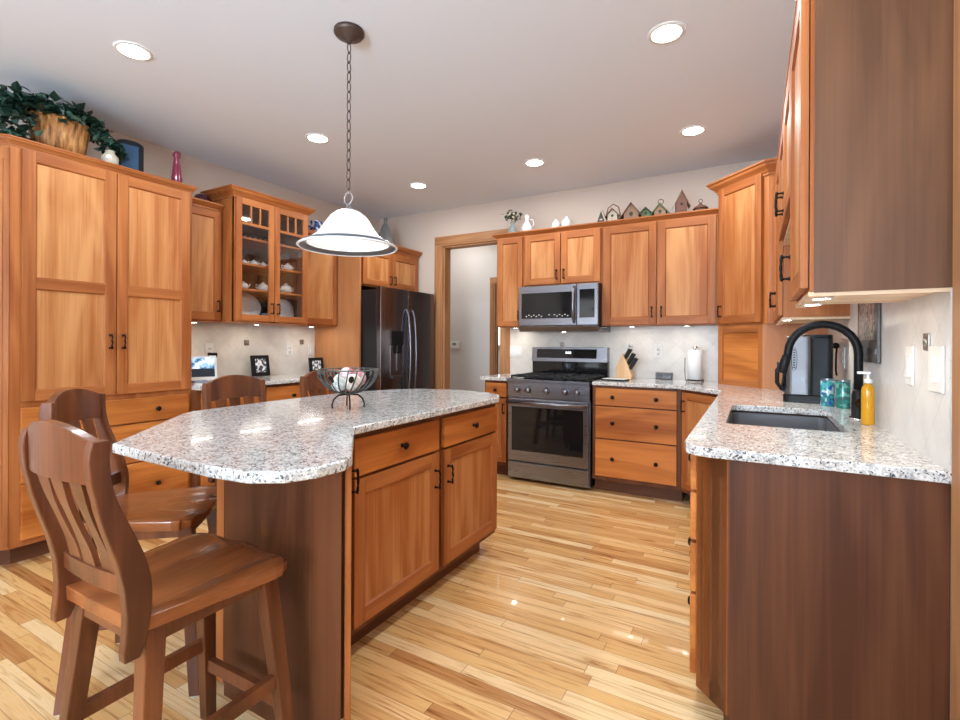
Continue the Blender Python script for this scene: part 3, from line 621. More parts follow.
MB().tube([(w, -.0, .02), (w+.06, .0, .035), (w+.07, .05, .03), (w, .1, .02)], .003, 6).build('side_bracket', CHROME, t)

# ================= pendant & recessed lights =================
t = thing('pendant_lamp', 'white glass bell pendant lamp on a chain above the island', 'pendant lamp', (-1.725, 1.745, 0))
GLS = mat('frosted_shade', (.93, .93, .92), .35, emit=(1, .98, .96), es=.10)
RIMM = mat('shade_rim', (.10, .11, .13), .3, .2); BR2 = mat('aged_bronze', (.10, .07, .06), .45, .6)
MB().lathe([(0, 2.7405), (.072, 2.7405), (.073, 2.728), (.064, 2.716), (.040, 2.708), (.036, 2.700), (.014, 2.694), (.010, 2.68), (0, 2.68)], n=32).build('canopy', BR2, t)
b = MB(); z = 2.685; k = 0
while z > 1.99:
    ax = (1, 0) if k % 2 else (0, 1)
    pts = [(ax[0]*.0105*cos(2*pi*j/14), ax[1]*.0105*cos(2*pi*j/14), z-.026+.0275*sin(2*pi*j/14)) for j in range(14)]
    b.tube(pts, .0028, 6, closed=True); z -= .0475; k += 1
b.build('chain', BR2, t)
SIL = mat('satin_nickel', (.40, .39, .38), .4, .8)
MB().tube([(.026*cos(2*pi*j/20), 0, 1.925+.028*sin(2*pi*j/20)) for j in range(20)], .0038, 8, closed=True).lathe([(0, 1.90), (.008, 1.898), (.010, 1.88), (.030, 1.872), (.036, 1.862), (0, 1.862)]).build('loop', SIL, t)
prof = [(.034, 1.868), (.060, 1.858), (.085, 1.838), (.108, 1.805), (.128, 1.772), (.150, 1.745), (.178, 1.724), (.205, 1.712)]
MB().lathe(prof+[(r-.004, z-.004) for r, z in prof[::-1]], n=56, cap=False).build('lamp_shade', GLS, t)
MB().lathe([(.203, 1.713), (.226, 1.701), (.234, 1.692), (.228, 1.686), (.198, 1.701)], n=56, cap=False).build('shade_rim', RIMM, t)
MB().lathe([(.232, 1.695), (.2385, 1.689), (.231, 1.683), (.226, 1.687)], n=56, cap=False).lathe([(.2, 1.7085), (.2, 1.702), (.191, 1.704), (.193, 1.710)], n=56, cap=False).build('glass_edge', mat('clear_edge', (.8, .8, .8), .2), t)
MB().ball((0, 0, 1.742), .058, n=24).lathe([(0, 1.865), (.02, 1.865), (.02, 1.79), (0, 1.79)], n=16).build('bulb', BULB, t)
pl = bpy.data.lights.new('pendant_light', 'POINT'); pl.energy = PENDP; pl.color = (1, .94, .86); pl.shadow_soft_size = .06
po = bpy.data.objects.new('pendant_light', pl); COL.objects.link(po); po.parent = t; po.location = (0, 0, 1.66)
G = 'recessed ceiling lights'
labs = {0: 'recessed ceiling light nearest the basket of ivy, top left', 1: 'recessed ceiling light at the upper right, near the tall right cupboards', 2: 'recessed ceiling light just left of the pendant chain', 3: 'recessed ceiling light above the doorway and left of the range', 4: 'recessed ceiling light above the birdhouses', 5: 'recessed ceiling light above the refrigerator'}
for i, (x, y) in enumerate([(-2.826, 1.317), (-.382, 2.507), (-2.828, 2.547), (-1.614, 3.771), (-.390, 3.745), (-2.827, 3.784)]):
    t = thing('ceiling_light', labs[i], 'ceiling light', (x, y, ZC), 0, G)
    MB().lathe([(.086, -.0005), (.085, -.005), (.070, -.007), (.068, -.001)], n=36, cap=False).build('trim_ring', WHITE, t)
    MB().lathe([(0, -.0045), (.069, -.0045), (.069, -.001)], n=36, cap=False).build('lens', LIT, t)
    area('downlight', (0, 0, -.012), (0, 0, 0), .13, .13, DOWNP, (.92, .965, 1), t, 'DISK')
for x, y in [(-.39, 1.27)]:
    t = thing('ceiling_light', 'recessed ceiling light over the near end of the sink counter', 'ceiling light', (x, y, ZC), 0, G)
    MB().lathe([(.086, -.0005), (.085, -.005), (.070, -.007), (.068, -.001)], n=36, cap=False).build('trim_ring', WHITE, t)
    MB().lathe([(0, -.0045), (.069, -.0045), (.069, -.001)], n=36, cap=False).build('lens', LIT, t)
    area('downlight', (0, 0, -.012), (0, 0, 0), .13, .13, DOWNP, (.92, .965, 1), t, 'DISK')
def puck(x, y, z, lab, p=UNDERP, sx=.05, sy=.05):
    t = thing('under_cabinet_light', lab, 'light', (x, y, z), 0, 'under-cabinet lights')
    MB().lathe([(0, 0), (.03, 0), (.03, -.008), (.022, -.010)], n=20, cap=False).build('housing', WHITE, t)
    MB().lathe([(0, -.0095), (.022, -.0095)], n=20, cap=False).build('lens', LED, t)
    area('puck', (0, 0, -.014), (0, 0, 0), sx, sy, p, (1, .93, .82), t)
puck(.165, 1.70, 1.366, 'glowing puck light under the near right cupboard, closest to its corner', .9); puck(.165, 1.95, 1.366, 'glowing puck light under the near right cupboard, further back', .9)
puck(.15, 3.12, 1.366, 'glowing puck light under the cupboard above the coffee maker', 1.6)
for y, l in ((2.2, 'puck light under the narrow cupboard beside the pantry'), (2.75, 'puck light under the glass-door cupboard'), (3.35, 'puck light under the cupboard beside the refrigerator panel')): puck(-3.80, y, 1.3845, l, 0.7, .05, .3)
for x, l in ((-.95, 'puck light under the wide cupboard, over the knife block'), (-.5, 'puck light under the wide cupboard, over the paper towels')): puck(x, 4.42, 1.3845, l, 0.45, .3, .05)
puck(-2.09, 4.42, 1.3845, 'puck light under the narrow cupboard left of the microwave', .7)

# ================= stools =================
def make_stool():
    t = thing('counter_stool', 's', 'stool'); SZ = .62
    # seat: local +y forward; outline trapezoid
    nx, ny = 18, 16; top = []; bot = []
    def half(v): return .166+.052*min(1, v*1.25) - (.022*max(0, (v-.82)/.18)**2)
    b = MB(); vt = []; vb = []
    for j in range(ny+1):
        v = j/ny; y = -.20+.405*v; hw = half(v)
        for i in range(nx+1):
            u = -1+2*i/nx; x = u*hw
            yy = y - (.022*(abs(u)**3) if v > .9 else 0)
            dish = -.016*(1-abs(u)**2.2)*math.exp(-((v-.33)/.30)**2) - .010*math.exp(-((abs(u)-.45)/.28)**2)*max(0, v-.35)*1.5
            ed = max(0, (abs(u)-.9)/.1); ef = max(0, (v-.93)/.07)
            vt.append((x, yy, SZ+dish-.006*ed**2-.008*ef**2)); vb.append((x*.985, yy*.985, SZ-.040))
    N = (nx+1)*(ny+1); f = []
    for j in range(ny):
        for i in range(nx):
            a = j*(nx+1)+i; q = (a, a+1, a+nx+2, a+nx+1); f.append(q); f.append(tuple(N+k for k in q[::-1]))
    b.add(vt+vb, f, 0, True); r = nx+1; f = []
    per = [(0*r+i) for i in range(nx+1)]+[j*r+nx for j in range(1, ny+1)]+[ny*r+i for i in range(nx-1, -1, -1)]+[j*r for j in range(ny-1, 0, -1)]
    for k in range(len(per)): a, c = per[k], per[(k+1) % len(per)]; f.append((a, N+a, N+c, c))
    b.add(vt+vb, f, 0, False); b.build('seat', W_STS, t, bev=.004)
    # apron
    b = MB(); az0, az1 = SZ-.085, SZ-.041
    b.box(-.145, .145, .14, .162, az0, az1); b.box(-.145, .145, -.172, -.15, az0, az1); b.box(-.150, -.128, -.15, .14, az0, az1); b.box(.128, .150, -.15, .14, az0, az1)
    b.build('apron', W_ST, t, bev=.002)
    def rect(cx, cy, z, hx, hy): return [(cx-hx, cy-hy, z), (cx+hx, cy-hy, z), (cx+hx, cy+hy, z), (cx-hx, cy+hy, z)]
    LT = {}
    for sx in (-1, 1):
        for sy in (-1, 1):
            tx, ty, bx, by = sx*.140, sy*.150, sx*.195, sy*.200
            LT[sx, sy] = (Vector((tx, ty, SZ-.041)), Vector((bx, by, .006)))
            l = MB().loft([rect(bx, by, .006, .0175, .0175), rect(tx, ty, SZ-.041, .023, .023)]).build('leg', W_ST, t, bev=.003)
            MB().lathe([(0, 0), (.014, 0), (.014, .006), (0, .006)], (bx, by, 0), 14).build('foot_pad', WHITE, l)
    def at(k, z): a, c = LT[k]; q = (z-c.z)/(a.z-c.z); return c+(a-c)*q
    for (k1, k2, z) in (((-1, 1), (1, 1), .20), ((-1, -1), (1, -1), .20), ((-1, -1), (-1, 1), .27), ((1, -1), (1, 1), .27)):
        p, q = at(k1, z), at(k2, z); d = (q-p).normalized(); n = Vector((-d.y, d.x, 0))*.011; u = Vector((0, 0, .019))
        MB().loft([[p-n-u, p+n-u, p+n+u, p-n+u], [q-n-u, q+n-u, q+n+u, q-n+u]]).build('stretcher', W_ST, t, bev=.002)
    # back: S-curved profile  y(z)
    prof = [(.535, -.205), (.58, -.196), (.63, -.190), (.69, -.192), (.75, -.205), (.81, -.226), (.87, -.247), (.93, -.262), (.98, -.266), (1.02, -.263)]
    def yat(z):
        for (z0, y0), (z1, y1) in zip(prof, prof[1:]):
            if z <= z1: return y0+(y1-y0)*(z-z0)/(z1-z0)
        return prof[-1][1]
    zs = [.535+.485*i/24 for i in range(25)]
    def dep(z): return .019 if z > .9 else .019+.009*sin(pi*min(1, max(0, (z-.535)/.365)))
    for s in (-1, 1):
        rings = []
        for z in zs:
            y = yat(z); x = s*(.160-.012*(z-.6)); d = dep(z); e = .8 if z in (zs[0], zs[-1]) else 1
            rings.append([(x-.0135, y-d*e, z), (x+.0135, y-d*e, z), (x+.0135, y+d*e, z), (x-.0135, y+d*e, z)])
        MB().loft(rings).build('back_post', W_ST, t, bev=.003)
    # crest rail curved top
    n = 16; rings = []
    for i in range(n+1):
        u = -1+2*i/n; x = u*.147; zt = 1.018+.034*(1-u*u); zb = .925+.006*(1-u*u); yc = -.022*(1-u*u)
        rings.append([(x, yat(zb)+yc-.011, zb), (x, yat(1.0)+yc-.011, zt), (x, yat(1.0)+yc+.011, zt), (x, yat(zb)+yc+.011, zb)])
    MB().loft(rings).build('crest_rail', W_ST, t, bev=.002)
    rings = []
    for i in range(n+1):
        u = -1+2*i/n; x = u*.150; yc = -.010*(1-u*u); rings.append([(x, yat(.685)+yc-.011, .665), (x, yat(.7)+yc-.011, .708), (x, yat(.7)+yc+.011, .708), (x, yat(.685)+yc+.011, .665)])
    MB().loft(rings).build('lower_rail', W_ST, t, bev=.002)
    for xc in (-.078, 0, .078):
        rings = []
        for i in range(14):
            z = .706+(.932-.706)*i/13; y = yat(z)-.016*(1-(xc/.16)**2)+.006; hw = .023+.005*cos(2*pi*i/13)
            rings.append([(xc-hw, y-.006, z), (xc+hw, y-.006, z), (xc+hw, y+.006, z), (xc-hw, y+.006, z)])
        MB().loft(rings).build('slat', W_ST, t, bev=.001)
    return t
def dup(root, loc, rz, label):
    r = root.copy(); COL.objects.link(r); r.location = loc; r.rotation_euler = (0, 0, rz); r['label'] = label
    for ch in list(root.children):
        c = ch.copy(); COL.objects.link(c); c.parent = r
        for g in ch.children: d = g.copy(); COL.objects.link(d); d.parent = c
    return r
st = make_stool(); st['group'] = 'counter stools around the island'
st.location = (-1.345, .75, 0); st.rotation_euler = (0, 0, R(1)); st['label'] = 'closest cherry counter stool in front, its whole slatted back in view'
dup(st, (-1.965, 1.0, 0), R(-48), 'counter stool just behind the closest one, at the angled island corner')
dup(st, (-2.12, 1.60, 0), R(-90), 'counter stool beyond the island, only its back showing, left of the bowl')
dup(st, (-2.12, 2.20, 0), R(-90), 'counter stool furthest away beyond the island, half behind the wire bowl')

exec_small = True
# ================= bowl on the island =================
t = thing('wire_bowl', 'black wire bowl with leaf tips on three curved feet on the island', 'bowl', (-1.675, 1.70, .914))
b = MB()
for k in range(4):
    a = R(50+90*k); b.tube([(.072*cos(a), .072*sin(a), .003), (.074*cos(a), .074*sin(a), .02), (.066*cos(a), .066*sin(a), .045), (.045*cos(a), .045*sin(a), .064), (0, 0, .068)], .004, 8)
b.ball((0, 0, .07), .008); b.build('foot_stand', BRZ, t)
b = MB(); NR = 22
def bowlr(s): return .02+.118*sin(s*pi/2*.98), .072+.10*(1-cos(s*pi/2))+.012*s
for k in range(NR):
    a = 2*pi*k/NR+.1; pts = []
    for i in range(9): r, z = bowlr(i/8); pts.append((r*cos(a+.25*i/8), r*sin(a+.25*i/8), z))
    b.tube(pts, .0034, 6)
b.tube([(bowlr(1)[0]*cos(2*pi*j/40), bowlr(1)[0]*sin(2*pi*j/40), bowlr(1)[1]) for j in range(40)], .003, 6, closed=True)
b.build('wire_basket', mat('pewter_wire', (.10, .11, .11), .35, .7), t)
b = MB()
for k in range(9):
    a = 2*pi*k/9; r, z = bowlr(.74); c = Vector((r*cos(a)*1.03, r*sin(a)*1.03, z+.004)); 
    tng = Vector((-sin(a), cos(a), 0)); upv = Vector((cos(a)*.6, sin(a)*.6, .8)); nr = tng.cross(upv).normalized()
    P = [c+tng*.012*sin(2*pi*j/14)*1+upv*.02*cos(2*pi*j/14) for j in range(14)]
    b = MB(); b.add([p+nr*.0015 for p in P]+[p-nr*.0015 for p in P], [tuple(range(14)), tuple(range(27, 13, -1))]+[(i, (i+1) % 14, 14+(i+1) % 14, 14+i) for i in range(14)])
    b.build('leaf_ornament', BRZ, t)
def ballmat(name, a, bb):
    m = mat(name, a, .6); q = NT(m); v = q.coords((1, 1, 1)); q.l(q.ramp(q.noise(v, 30, 3, .6), [(.42, a), (.56, bb)]), q.b.inputs['Base Color']); return m
BM = [ballmat('ball_cream', (.80, .74, .66), (.62, .50, .38)), ballmat('ball_pink', (.80, .72, .70), (.55, .22, .24)), ballmat('ball_white', (.80, .80, .78), (.45, .50, .46))]
for k, (dx, dy, dz, r, mi, l) in enumerate([(.046, -.018, .126, .040, 0, 'tan decorative ball in the wire bowl, right side'), (-.045, .00, .126, .040, 2, 'white and green decorative ball in the wire bowl, left side'), (.0, .06, .138, .042, 1, 'pink and white decorative ball in the wire bowl, at the back'), (.0, -.060, .120, .035, 2, 'pale decorative ball low in the wire bowl, at the front'), (-.01, .0, .163, .032, 1, 'pink-marked decorative ball on top in the wire bowl')]):
    tag(MB().ball((0, 0, 0), r).build('decorative_ball', BM[mi], loc=(-1.675+dx, 1.70+dy, .914+dz)), l, 'ball', 'decorative balls in the wire bowl')

# ================= wall plates =================
def plate(name, lab, cat, loc, rz, w=.075, h=.118, rockers=1, kind='rocker', m=WHITE):
    t = thing(name, lab, cat, loc, rz, 'switch and outlet plates')
    MB().box(-w/2, w/2, -.006, 0, -h/2, h/2).build('plate', m, t, bev=.002)
    for k in range(rockers):
        x = (k-(rockers-1)/2)*.046
        if kind == 'rocker': MB().add([(x-.016, -.006, -.034), (x+.016, -.006, -.034), (x+.016, -.006, .034), (x-.016, -.006, .034), (x-.016, -.012, -.034), (x+.016, -.012, -.034), (x+.016, -.0075, .034), (x-.016, -.0075, .034)], [(0, 1, 5, 4), (1, 2, 6, 5), (2, 3, 7, 6), (3, 0, 4, 7), (4, 5, 6, 7)]).build('switch', mat('rocker_white', (.80, .80, .79), .25), t)
        else:
            b = MB()
            for z in (-.02, .02): b.lathe([(0, 0), (.015, 0), (.015, .003), (0, .003)], (x, -.006, z), 16, 0, '-y'); b.box(x-.006, x-.004, -.0095, -.0088, z-.005, z+.005, 1); b.box(x+.004, x+.006, -.0095, -.0088, z-.005, z+.005, 1)
            b.build('sockets', [WHITE, BLACK], t)
    return t
TR, TL, TB = XR-.0122, XL+.0122, YB-.0122
plate('outlet_plate', 'narrower white rocker plate on the right tiles, the one nearer the faucet', 'outlet', (TR, 1.955, 1.162), RR)
plate('light_switch', 'largest white rocker switch, near the right edge of the photo', 'light switch', (TR, 1.705, 1.163), RR, .118, .122, 1)
plate('outlet_plate', 'white outlet plate behind the teal mugs and coffee maker', 'outlet', (TR, 3.25, 1.155), RR, kind='o')
plate('light_switch', 'white triple switch plate on tiles left of the range', 'light switch', (-2.165, TB, 1.145), 0, .165, .118, 3)
plate('outlet_plate', 'white outlet plate on tiles between knife block and paper towels', 'outlet', (-.755, TB, 1.16), 0, kind='o')
plate('outlet_plate', 'white outlet plate on the left tiles, above the white tablet', 'outlet', (TL, 2.45, 1.155), RL, kind='o')
plate('outlet_plate', 'white outlet plate on the left tiles between the two picture frames', 'outlet', (TL, 3.26, 1.155), RL, kind='o')
plate('outlet_plate', 'white outlet plate on the left tiles, closest to the refrigerator panel', 'outlet', (TL, 3.535, 1.155), RL, kind='rocker')
tag(MB().box(-.03, .03, -.045, 0, -.02, .02).build('plug_adapter', BLACK, loc=(TL+.0105, 2.46, 1.115), rot=(0, 0, RL), bev=.004), 'black plug adapter in the outlet above the tablet', 'plug')
def accent(lab, loc, rz):
    b = MB(); b.box(-.024, .024, -.005, 0, -.024, .024); b.ball((0, -.005, 0), .012, sy=.5, n=12)
    tag(b.build('accent_tile', METTILE, loc=loc, rot=(0, 0, rz), bev=.002), lab, 'tile', 'metal accent tiles')
accent('small square metal accent tile above the big right switch', (TR, 1.79, 1.235), RR)
accent('square metal accent tile above the range backguard', (-1.66, TB, 1.215), 0); accent('square metal accent tile above the knife block', (-1.005, TB, 1.205), 0)
accent('square metal accent tile on the left tiles, above the black picture frame', (TL, 2.795, 1.22), RL); accent('square metal accent tile on the left tiles, nearest the refrigerator', (TL, 3.41, 1.23), RL)
t = thing('thermostat', 'white thermostat on the hall wall beyond the opening', 'thermostat', (-3.54, 5.5995, 1.20))
MB().box(-.065, .065, -.028, 0, -.045, .045).build('case', WHITE, t, bev=.006); MB().box(-.04, .02, -.03, -.027, -.005, .03).build('display', mat('lcd', (.18, .2, .18), .2), t); MB().box(-.075, .075, -.006, 0, -.08, -.052).build('wall_plate', plaster('beige_plate', (.62, .55, .47)), t)
# plaque on right wall
t = thing('wall_plaque', 'dark framed embossed metal picture on the right tiles behind the faucet', 'picture', (XR-.0125, 2.565, 1.155), RR)
hw, hh = .205, .52
MB().box(-hw, hw, -.013, 0, 0, hh).build('frame', mat('pewter_frame', (.10, .095, .09), .4, .6), t, bev=.004)
m = mat('embossed_metal', (.55, .54, .52), .3, .9); q = NT(m); v = q.coords((1, 1, 1)); n_ = q.noise(v, 24, 4, .6, 1.5); q.bump(n_, 1.0, .02); q.l(q.ramp(n_, [(.4, (.13, .125, .12)), (.6, (.65, .64, .62))]), q.b.inputs['Base Color'])
MB().box(-hw+.05, hw-.05, -.0145, -.012, .09, hh-.05).build('relief', m, t)
MB().box(-hw+.02, hw-.02, -.0145, -.012, .035, .055).build('lower_band', SS, t)

# ================= things on the right counter =================
CZ = .9142
t = thing('soap_bottle', 'amber liquid soap bottle with white pump beside the faucet', 'soap dispenser', (.385, 2.405, CZ))
AMB = mat('amber_soap', (.85, .42, .02), .12, trans=.35); pr = [(0, 0), (.021, 0), (.0225, .004), (.0225, .13), (.020, .147), (.012, .155), (.012, .162), (0, .162)]
MB().lathe(pr, n=28, sx=.95, sy=.8).build('bottle', AMB, t)
MB().lathe([(0, .162), (.014, .162), (.014, .178), (.005, .18), (.004, .2), (0, .2)], n=18).box(-.034, .008, -.006, .006, .197, .207).build('pump', mat('pump_white', (.85, .85, .84), .3), t, bev=.002)
t = thing('coffee_maker', 'black and stainless drip coffee maker in front of the wood side panel', 'coffee maker', (.262, 3.20, CZ), R(-8))
MB().prism(rnd_rect(-.12, .10, -.09, .10, .03), 0, .04).build('base', BLACK, t, bev=.003)
MB().prism(rnd_rect(.0, .10, -.085, .10, .02), .04, .36).prism(rnd_rect(-.035, .10, -.085, .10, .02), .34, .365).build('water_tank', BLACK, t, bev=.004)
MB().prism(rnd_rect(-.105, .015, -.092, .09, .03), .042, .355).build('front_housing', mat('brushed_panel', (.17, .17, .175), .42, .9), t, bev=.003)
b = MB(); b.tube([(-.066+.013*cos(2*pi*j/20), -.0935, .235+.062*sin(2*pi*j/20)) for j in range(20)], .0012, 5, closed=True)
for k in range(8): b.box(-.071, -.061, -.0945, -.092, .185+.0135*k, .191+.0135*k)
b.build('control_strip', BLACK, t)
MB().tube([(-.085, -.03, .19), (-.13, -.04, .20), (-.15, -.045, .17), (-.15, -.045, .10), (-.13, -.04, .065), (-.085, -.03, .075)], .011, 10).build('carafe_handle', BLACK, t)
MB().lathe([(0, .045), (.055, .045), (.062, .08), (.055, .15), (.035, .175), (0, .175)], (-.075, -.0, 0), 24).build('carafe', BLACKG, t)
def mosaic(name, cols, sc):
    m = mat(name, cols[0], .18, coat=.4); q = NT(m); vo = q.n('ShaderNodeTexVoronoi'); vo.inputs['Scale'].default_value = sc; q.l(q.coords((1, 1, 1)), vo.inputs['Vector'])
    s = q.n('ShaderNodeSeparateColor'); q.l(vo.outputs['Color'], s.inputs[0]); q.l(q.ramp(s.outputs[0], [(i/len(cols), c) for i, c in enumerate(cols)], 'CONSTANT'), q.b.inputs['Base Color']); return m
def can(x, y, lab, m):
    t = thing('canister', lab, 'canister', (x, y, CZ)); MB().lathe([(0, 0), (.029, 0), (.030, .003), (.030, .135), (.0285, .138), (.0285, .006), (0, .006)], n=28).build('can', m, t)
    MB().lathe([(.0305, .13), (.0315, .133), (.0305, .1385)], n=28, cap=False).build('rim', SS, t); return t
can(.322, 3.03, 'blue patterned teal tumbler beside the coffee maker', mosaic('blue_mosaic', [(.02, .16, .20), (.03, .10, .35), (.05, .35, .38), (.45, .6, .6), (.02, .25, .25)], 60))
can(.378, 2.97, 'green teal tumbler, the one next to the faucet', mosaic('green_mosaic', [(.01, .14, .12), (.02, .24, .20), (.03, .10, .10), (.10, .35, .28)], 60))
b = MB(); b.tube([(0, 0, 0), (-.004, 0, .03), (-.003, 0, .12), (0, 0, .16)], .005, 8); b.ball((-.004, 0, .17), .018, sy=.5, n=12)
tag(b.build('wall_hook', BRZ, loc=(TR-.012, 3.42, 1.05)), 'slim dark utensil hanging on the tiles behind the coffee maker', 'utensil')

# ================= things on the back counter =================
t = thing('knife_block', 'slanted wooden knife block with black-handled knives right of the range', 'knife block', (-1.0, 4.40, CZ), R(0))
MB().extrude([(-.13, 0), (.05, 0), (.06, .03), (.01, .14), (-.05, .225), (-.13, .10)], -.06, .055, lambda a, p, q: (p*.72+.02, a, q*1.0)).build('block', W_BLK, t, bev=.003)
for i, (x, z, yy) in enumerate([(-.01, .19, -.04), (-.01, .19, -.01), (-.01, .19, .025), (.02, .15, -.045), (.02, .15, -.02), (.02, .15, .005), (.02, .15, .03), (.04, .11, -.03), (.04, .11, .0), (.04, .11, .03)]):
    MB().loft([[(x-.010, yy-.008, z-.015), (x+.010, yy-.008, z-.025), (x+.010, yy+.008, z-.025), (x-.010, yy+.008, z-.015)], [(x+.042, yy-.008, z+.082), (x+.064, yy-.008, z+.068), (x+.064, yy+.008, z+.068), (x+.042, yy+.008, z+.082)]]).build('knife_handle', BLACK, t, bev=.002)
t = thing('spoon_rest', 'thin white notepad lying on the counter right of the range', 'notepad', (-1.03, 4.16, CZ), R(-8))
MB().box(-.10, .10, -.06, .06, 0, .012).build('cover', BLACK, t, bev=.002); MB().box(-.095, .095, -.055, .055, .012, .017).build('pages', WHITE, t, bev=.001); t.name = 'notepad'
t = thing('clock_radio', 'small dark grey clock box against the tiles behind the counter', 'clock', (-.70, 4.54, CZ))
MB().box(-.068, .068, -.02, .03, 0, .06).build('case', mat('grey_case', (.12, .11, .11), .4), t, bev=.004); MB().box(-.055, -.005, -.022, -.019, .012, .045).box(.01, .055, -.022, -.019, .012, .045).build('display', mat('grey_display', (.06, .055, .055), .2), t)
t = thing('paper_towel_holder', 'white paper towel roll upright on a black wire stand', 'paper towel', (-.43, 4.36, CZ))
MB().lathe([(.016, .022), (.055, .022), (.055, .262), (.016, .262)], n=36, cap=False).build('paper_roll', mat('paper', (.84, .84, .84), .9), t)
b = MB(); b.tube([(0, 0, .01), (0, 0, .285)], .005, 8)
for k in range(4):
    a = R(45+90*k); b.tube([(0, 0, .012), (.05*cos(a), .05*sin(a), .014), (.075*cos(a), .075*sin(a), .02), (.085*cos(a), .085*sin(a), .012), (.078*cos(a), .078*sin(a), .003)], .0042, 8)
b.tube([(-.07, -.02, .012), (-.075, -.02, .09), (-.074, -.02, .2)], .003, 6); b.build('wire_stand', BRZ, t)
MB().lathe([(0, .27), (.018, .272), (.022, .283), (.014, .295), (0, .298)], n=16).build('finial', CHROME, t)

# ================= things on the left counter =================
t = thing('smart_display', 'white tilted tablet display on the left counter beside the pantry', 'tablet', (-3.67, 2.20, CZ), R(66))
MB().box(-.095, .095, -.012, .012, 0, .20).build('housing', WHITE, t, bev=.006, loc=(0, 0, .012), rot=(R(-18), 0, 0))
m = mat('screen_image', (.02, .03, .05), .1); q = NT(m); v = q.coords((1, 1, 1), False); nn = q.noise(v, 16, 3, .6); c = q.ramp(nn, [(.42, (.03, .10, .22)), (.52, (.30, .5, .7)), (.62, (.85, .9, .95))]); sp = q.n('ShaderNodeSeparateXYZ'); tc = q.n('ShaderNodeTexCoord'); q.l(tc.outputs['Object'], sp.inputs[0])
up = q.math('GREATER_THAN', sp.outputs[2], .095); q.l(q.mix((.008, .012, .02), c, up), q.b.inputs['Base Color']); q.l(q.mix((.008, .012, .02), c, up), q.b.inputs['Emission Color']); q.b.inputs['Emission Strength'].default_value = .8
MB().box(-.078, .078, -.0135, -.011, .03, .185).build('screen', m, t, loc=(0, 0, .012), rot=(R(-18), 0, 0)); MB().box(-.05, .05, -.01, .07, 0, .02).build('stand', WHITE, t, bev=.005)
tag(MB().box(-.075, .075, -.055, .055, 0, .016).box(-.07, .07, -.05, .05, .016, .03, 1).build('magazine_stack', [WHITE, GRYC], loc=(-3.48, 2.09, CZ), rot=(0, 0, R(4))), 'small pile of papers on the counter end beside the pantry', 'papers')
def pframe(lab, loc, rz, w, h, tilt, inner):
    t = thing('picture_frame', lab, 'picture frame', loc, rz, 'picture frames on the left counter'); r = (R(tilt), 0, 0); bw = w*.2
    MB().box(-w/2, w/2, -.01, .01, 0, h).build('frame', BLACK, t, bev=.003, rot=r, loc=(0, 0, .004)); MB().box(-w/2+bw, w/2-bw, -.0115, -.009, bw, h-bw).build('photo', inner, t, rot=r, loc=(0, 0, .004))
def photo(name, a, b_):
    m = mat(name, a, .3); q = NT(m); q.l(q.ramp(q.noise(q.coords((1, 1, 1)), 38, 3, .6), [(.47, a), (.5, b_), (.53, (.8, .82, .84))]), q.b.inputs['Base Color']); return m
pframe('larger black picture frame on the left counter behind the stool back', (-3.90, 2.87, CZ), R(84), .17, .19, -10, photo('photo_print', (.05, .06, .07), (.3, .34, .38)))
pframe('smaller square black picture frame near the refrigerator panel', (-3.84, 3.46, CZ), R(80), .155, .155, -10, photo('photo_print_small', (.08, .09, .1), (.4, .42, .45)))

# ================= glass-door cupboard contents =================
gx = lambda d: -3.54-d
def platter(y, r, lab):
    t = MB().lathe([(0, 0), (r*.6, .004), (r, .014), (r*.99, .019), (r*.6, .009), (0, .006)], n=40, sx=.80); tag(t.build('platter', CER, loc=(gx(.17), y, UZ0+.0215+r*.79), rot=(0, R(80), 0)), lab, 'platter', 'white platters')
platter(2.565, .145, 'white oval platter standing behind the left glass door'); platter(2.935, .13, 'white oval platter standing behind the right glass door')
tag(MB().box(-.05, .05, -.05, .05, 0, .07).build('ceramic_box', GRYC, loc=(gx(.12), 2.77, UZ0+.0205), bev=.01), 'grey blue dish beside the left platter in the cupboard', 'dish')
def teapot(y, z, lab, s=1.0, d=.16, rz=0, grp='white teapots and pitchers'):
    t = thing('teapot', lab, 'teapot', (gx(d), y, z), rz, grp)
    MB().lathe([(0, 0), (.025*s, 0), (.042*s, .018*s), (.046*s, .034*s), (.036*s, .056*s), (.022*s, .062*s), (0, .064*s)], n=24).build('pot', CER, t)
    MB().lathe([(0, .062*s), (.02*s, .064*s), (.012*s, .072*s), (.006*s, .078*s), (0, .082*s)], n=16).build('lid', CER, t)
    MB().tube([(0, .04*s, .025*s), (0, .06*s, .04*s), (0, .07*s, .06*s)], [.009*s, .007*s, .005*s], 8).build('spout', CER, t)
    MB().tube([(0, -.038*s, .05*s), (0, -.064*s, .052*s), (0, -.066*s, .03*s), (0, -.042*s, .018*s)], .0045*s, 8).build('handle', CER, t)
teapot(2.555, SH[1]+.0005, 'small white teapot, first on the upper crockery shelf', .62); teapot(2.645, SH[1]+.0005, 'white teapot in the middle of the upper crockery shelf, left door', .72); teapot(2.735, SH[1]+.0005, 'white teapot nearest the centre post on the upper shelf', .66)
teapot(2.99, SH[1]+.0005, 'white lidded pot alone behind the right door, upper shelf', 1.0)
teapot(2.735, SH[0]+.0005, 'white sauce pot on the lower shelf, left door', 1.05); teapot(2.97, SH[0]+.0005, 'white pitcher with handle on the lower shelf, right door', 1.25, rz=pi); teapot(2.55, SH[0]+.0005, 'white pot half hidden behind the left door stile, lower shelf', .9)
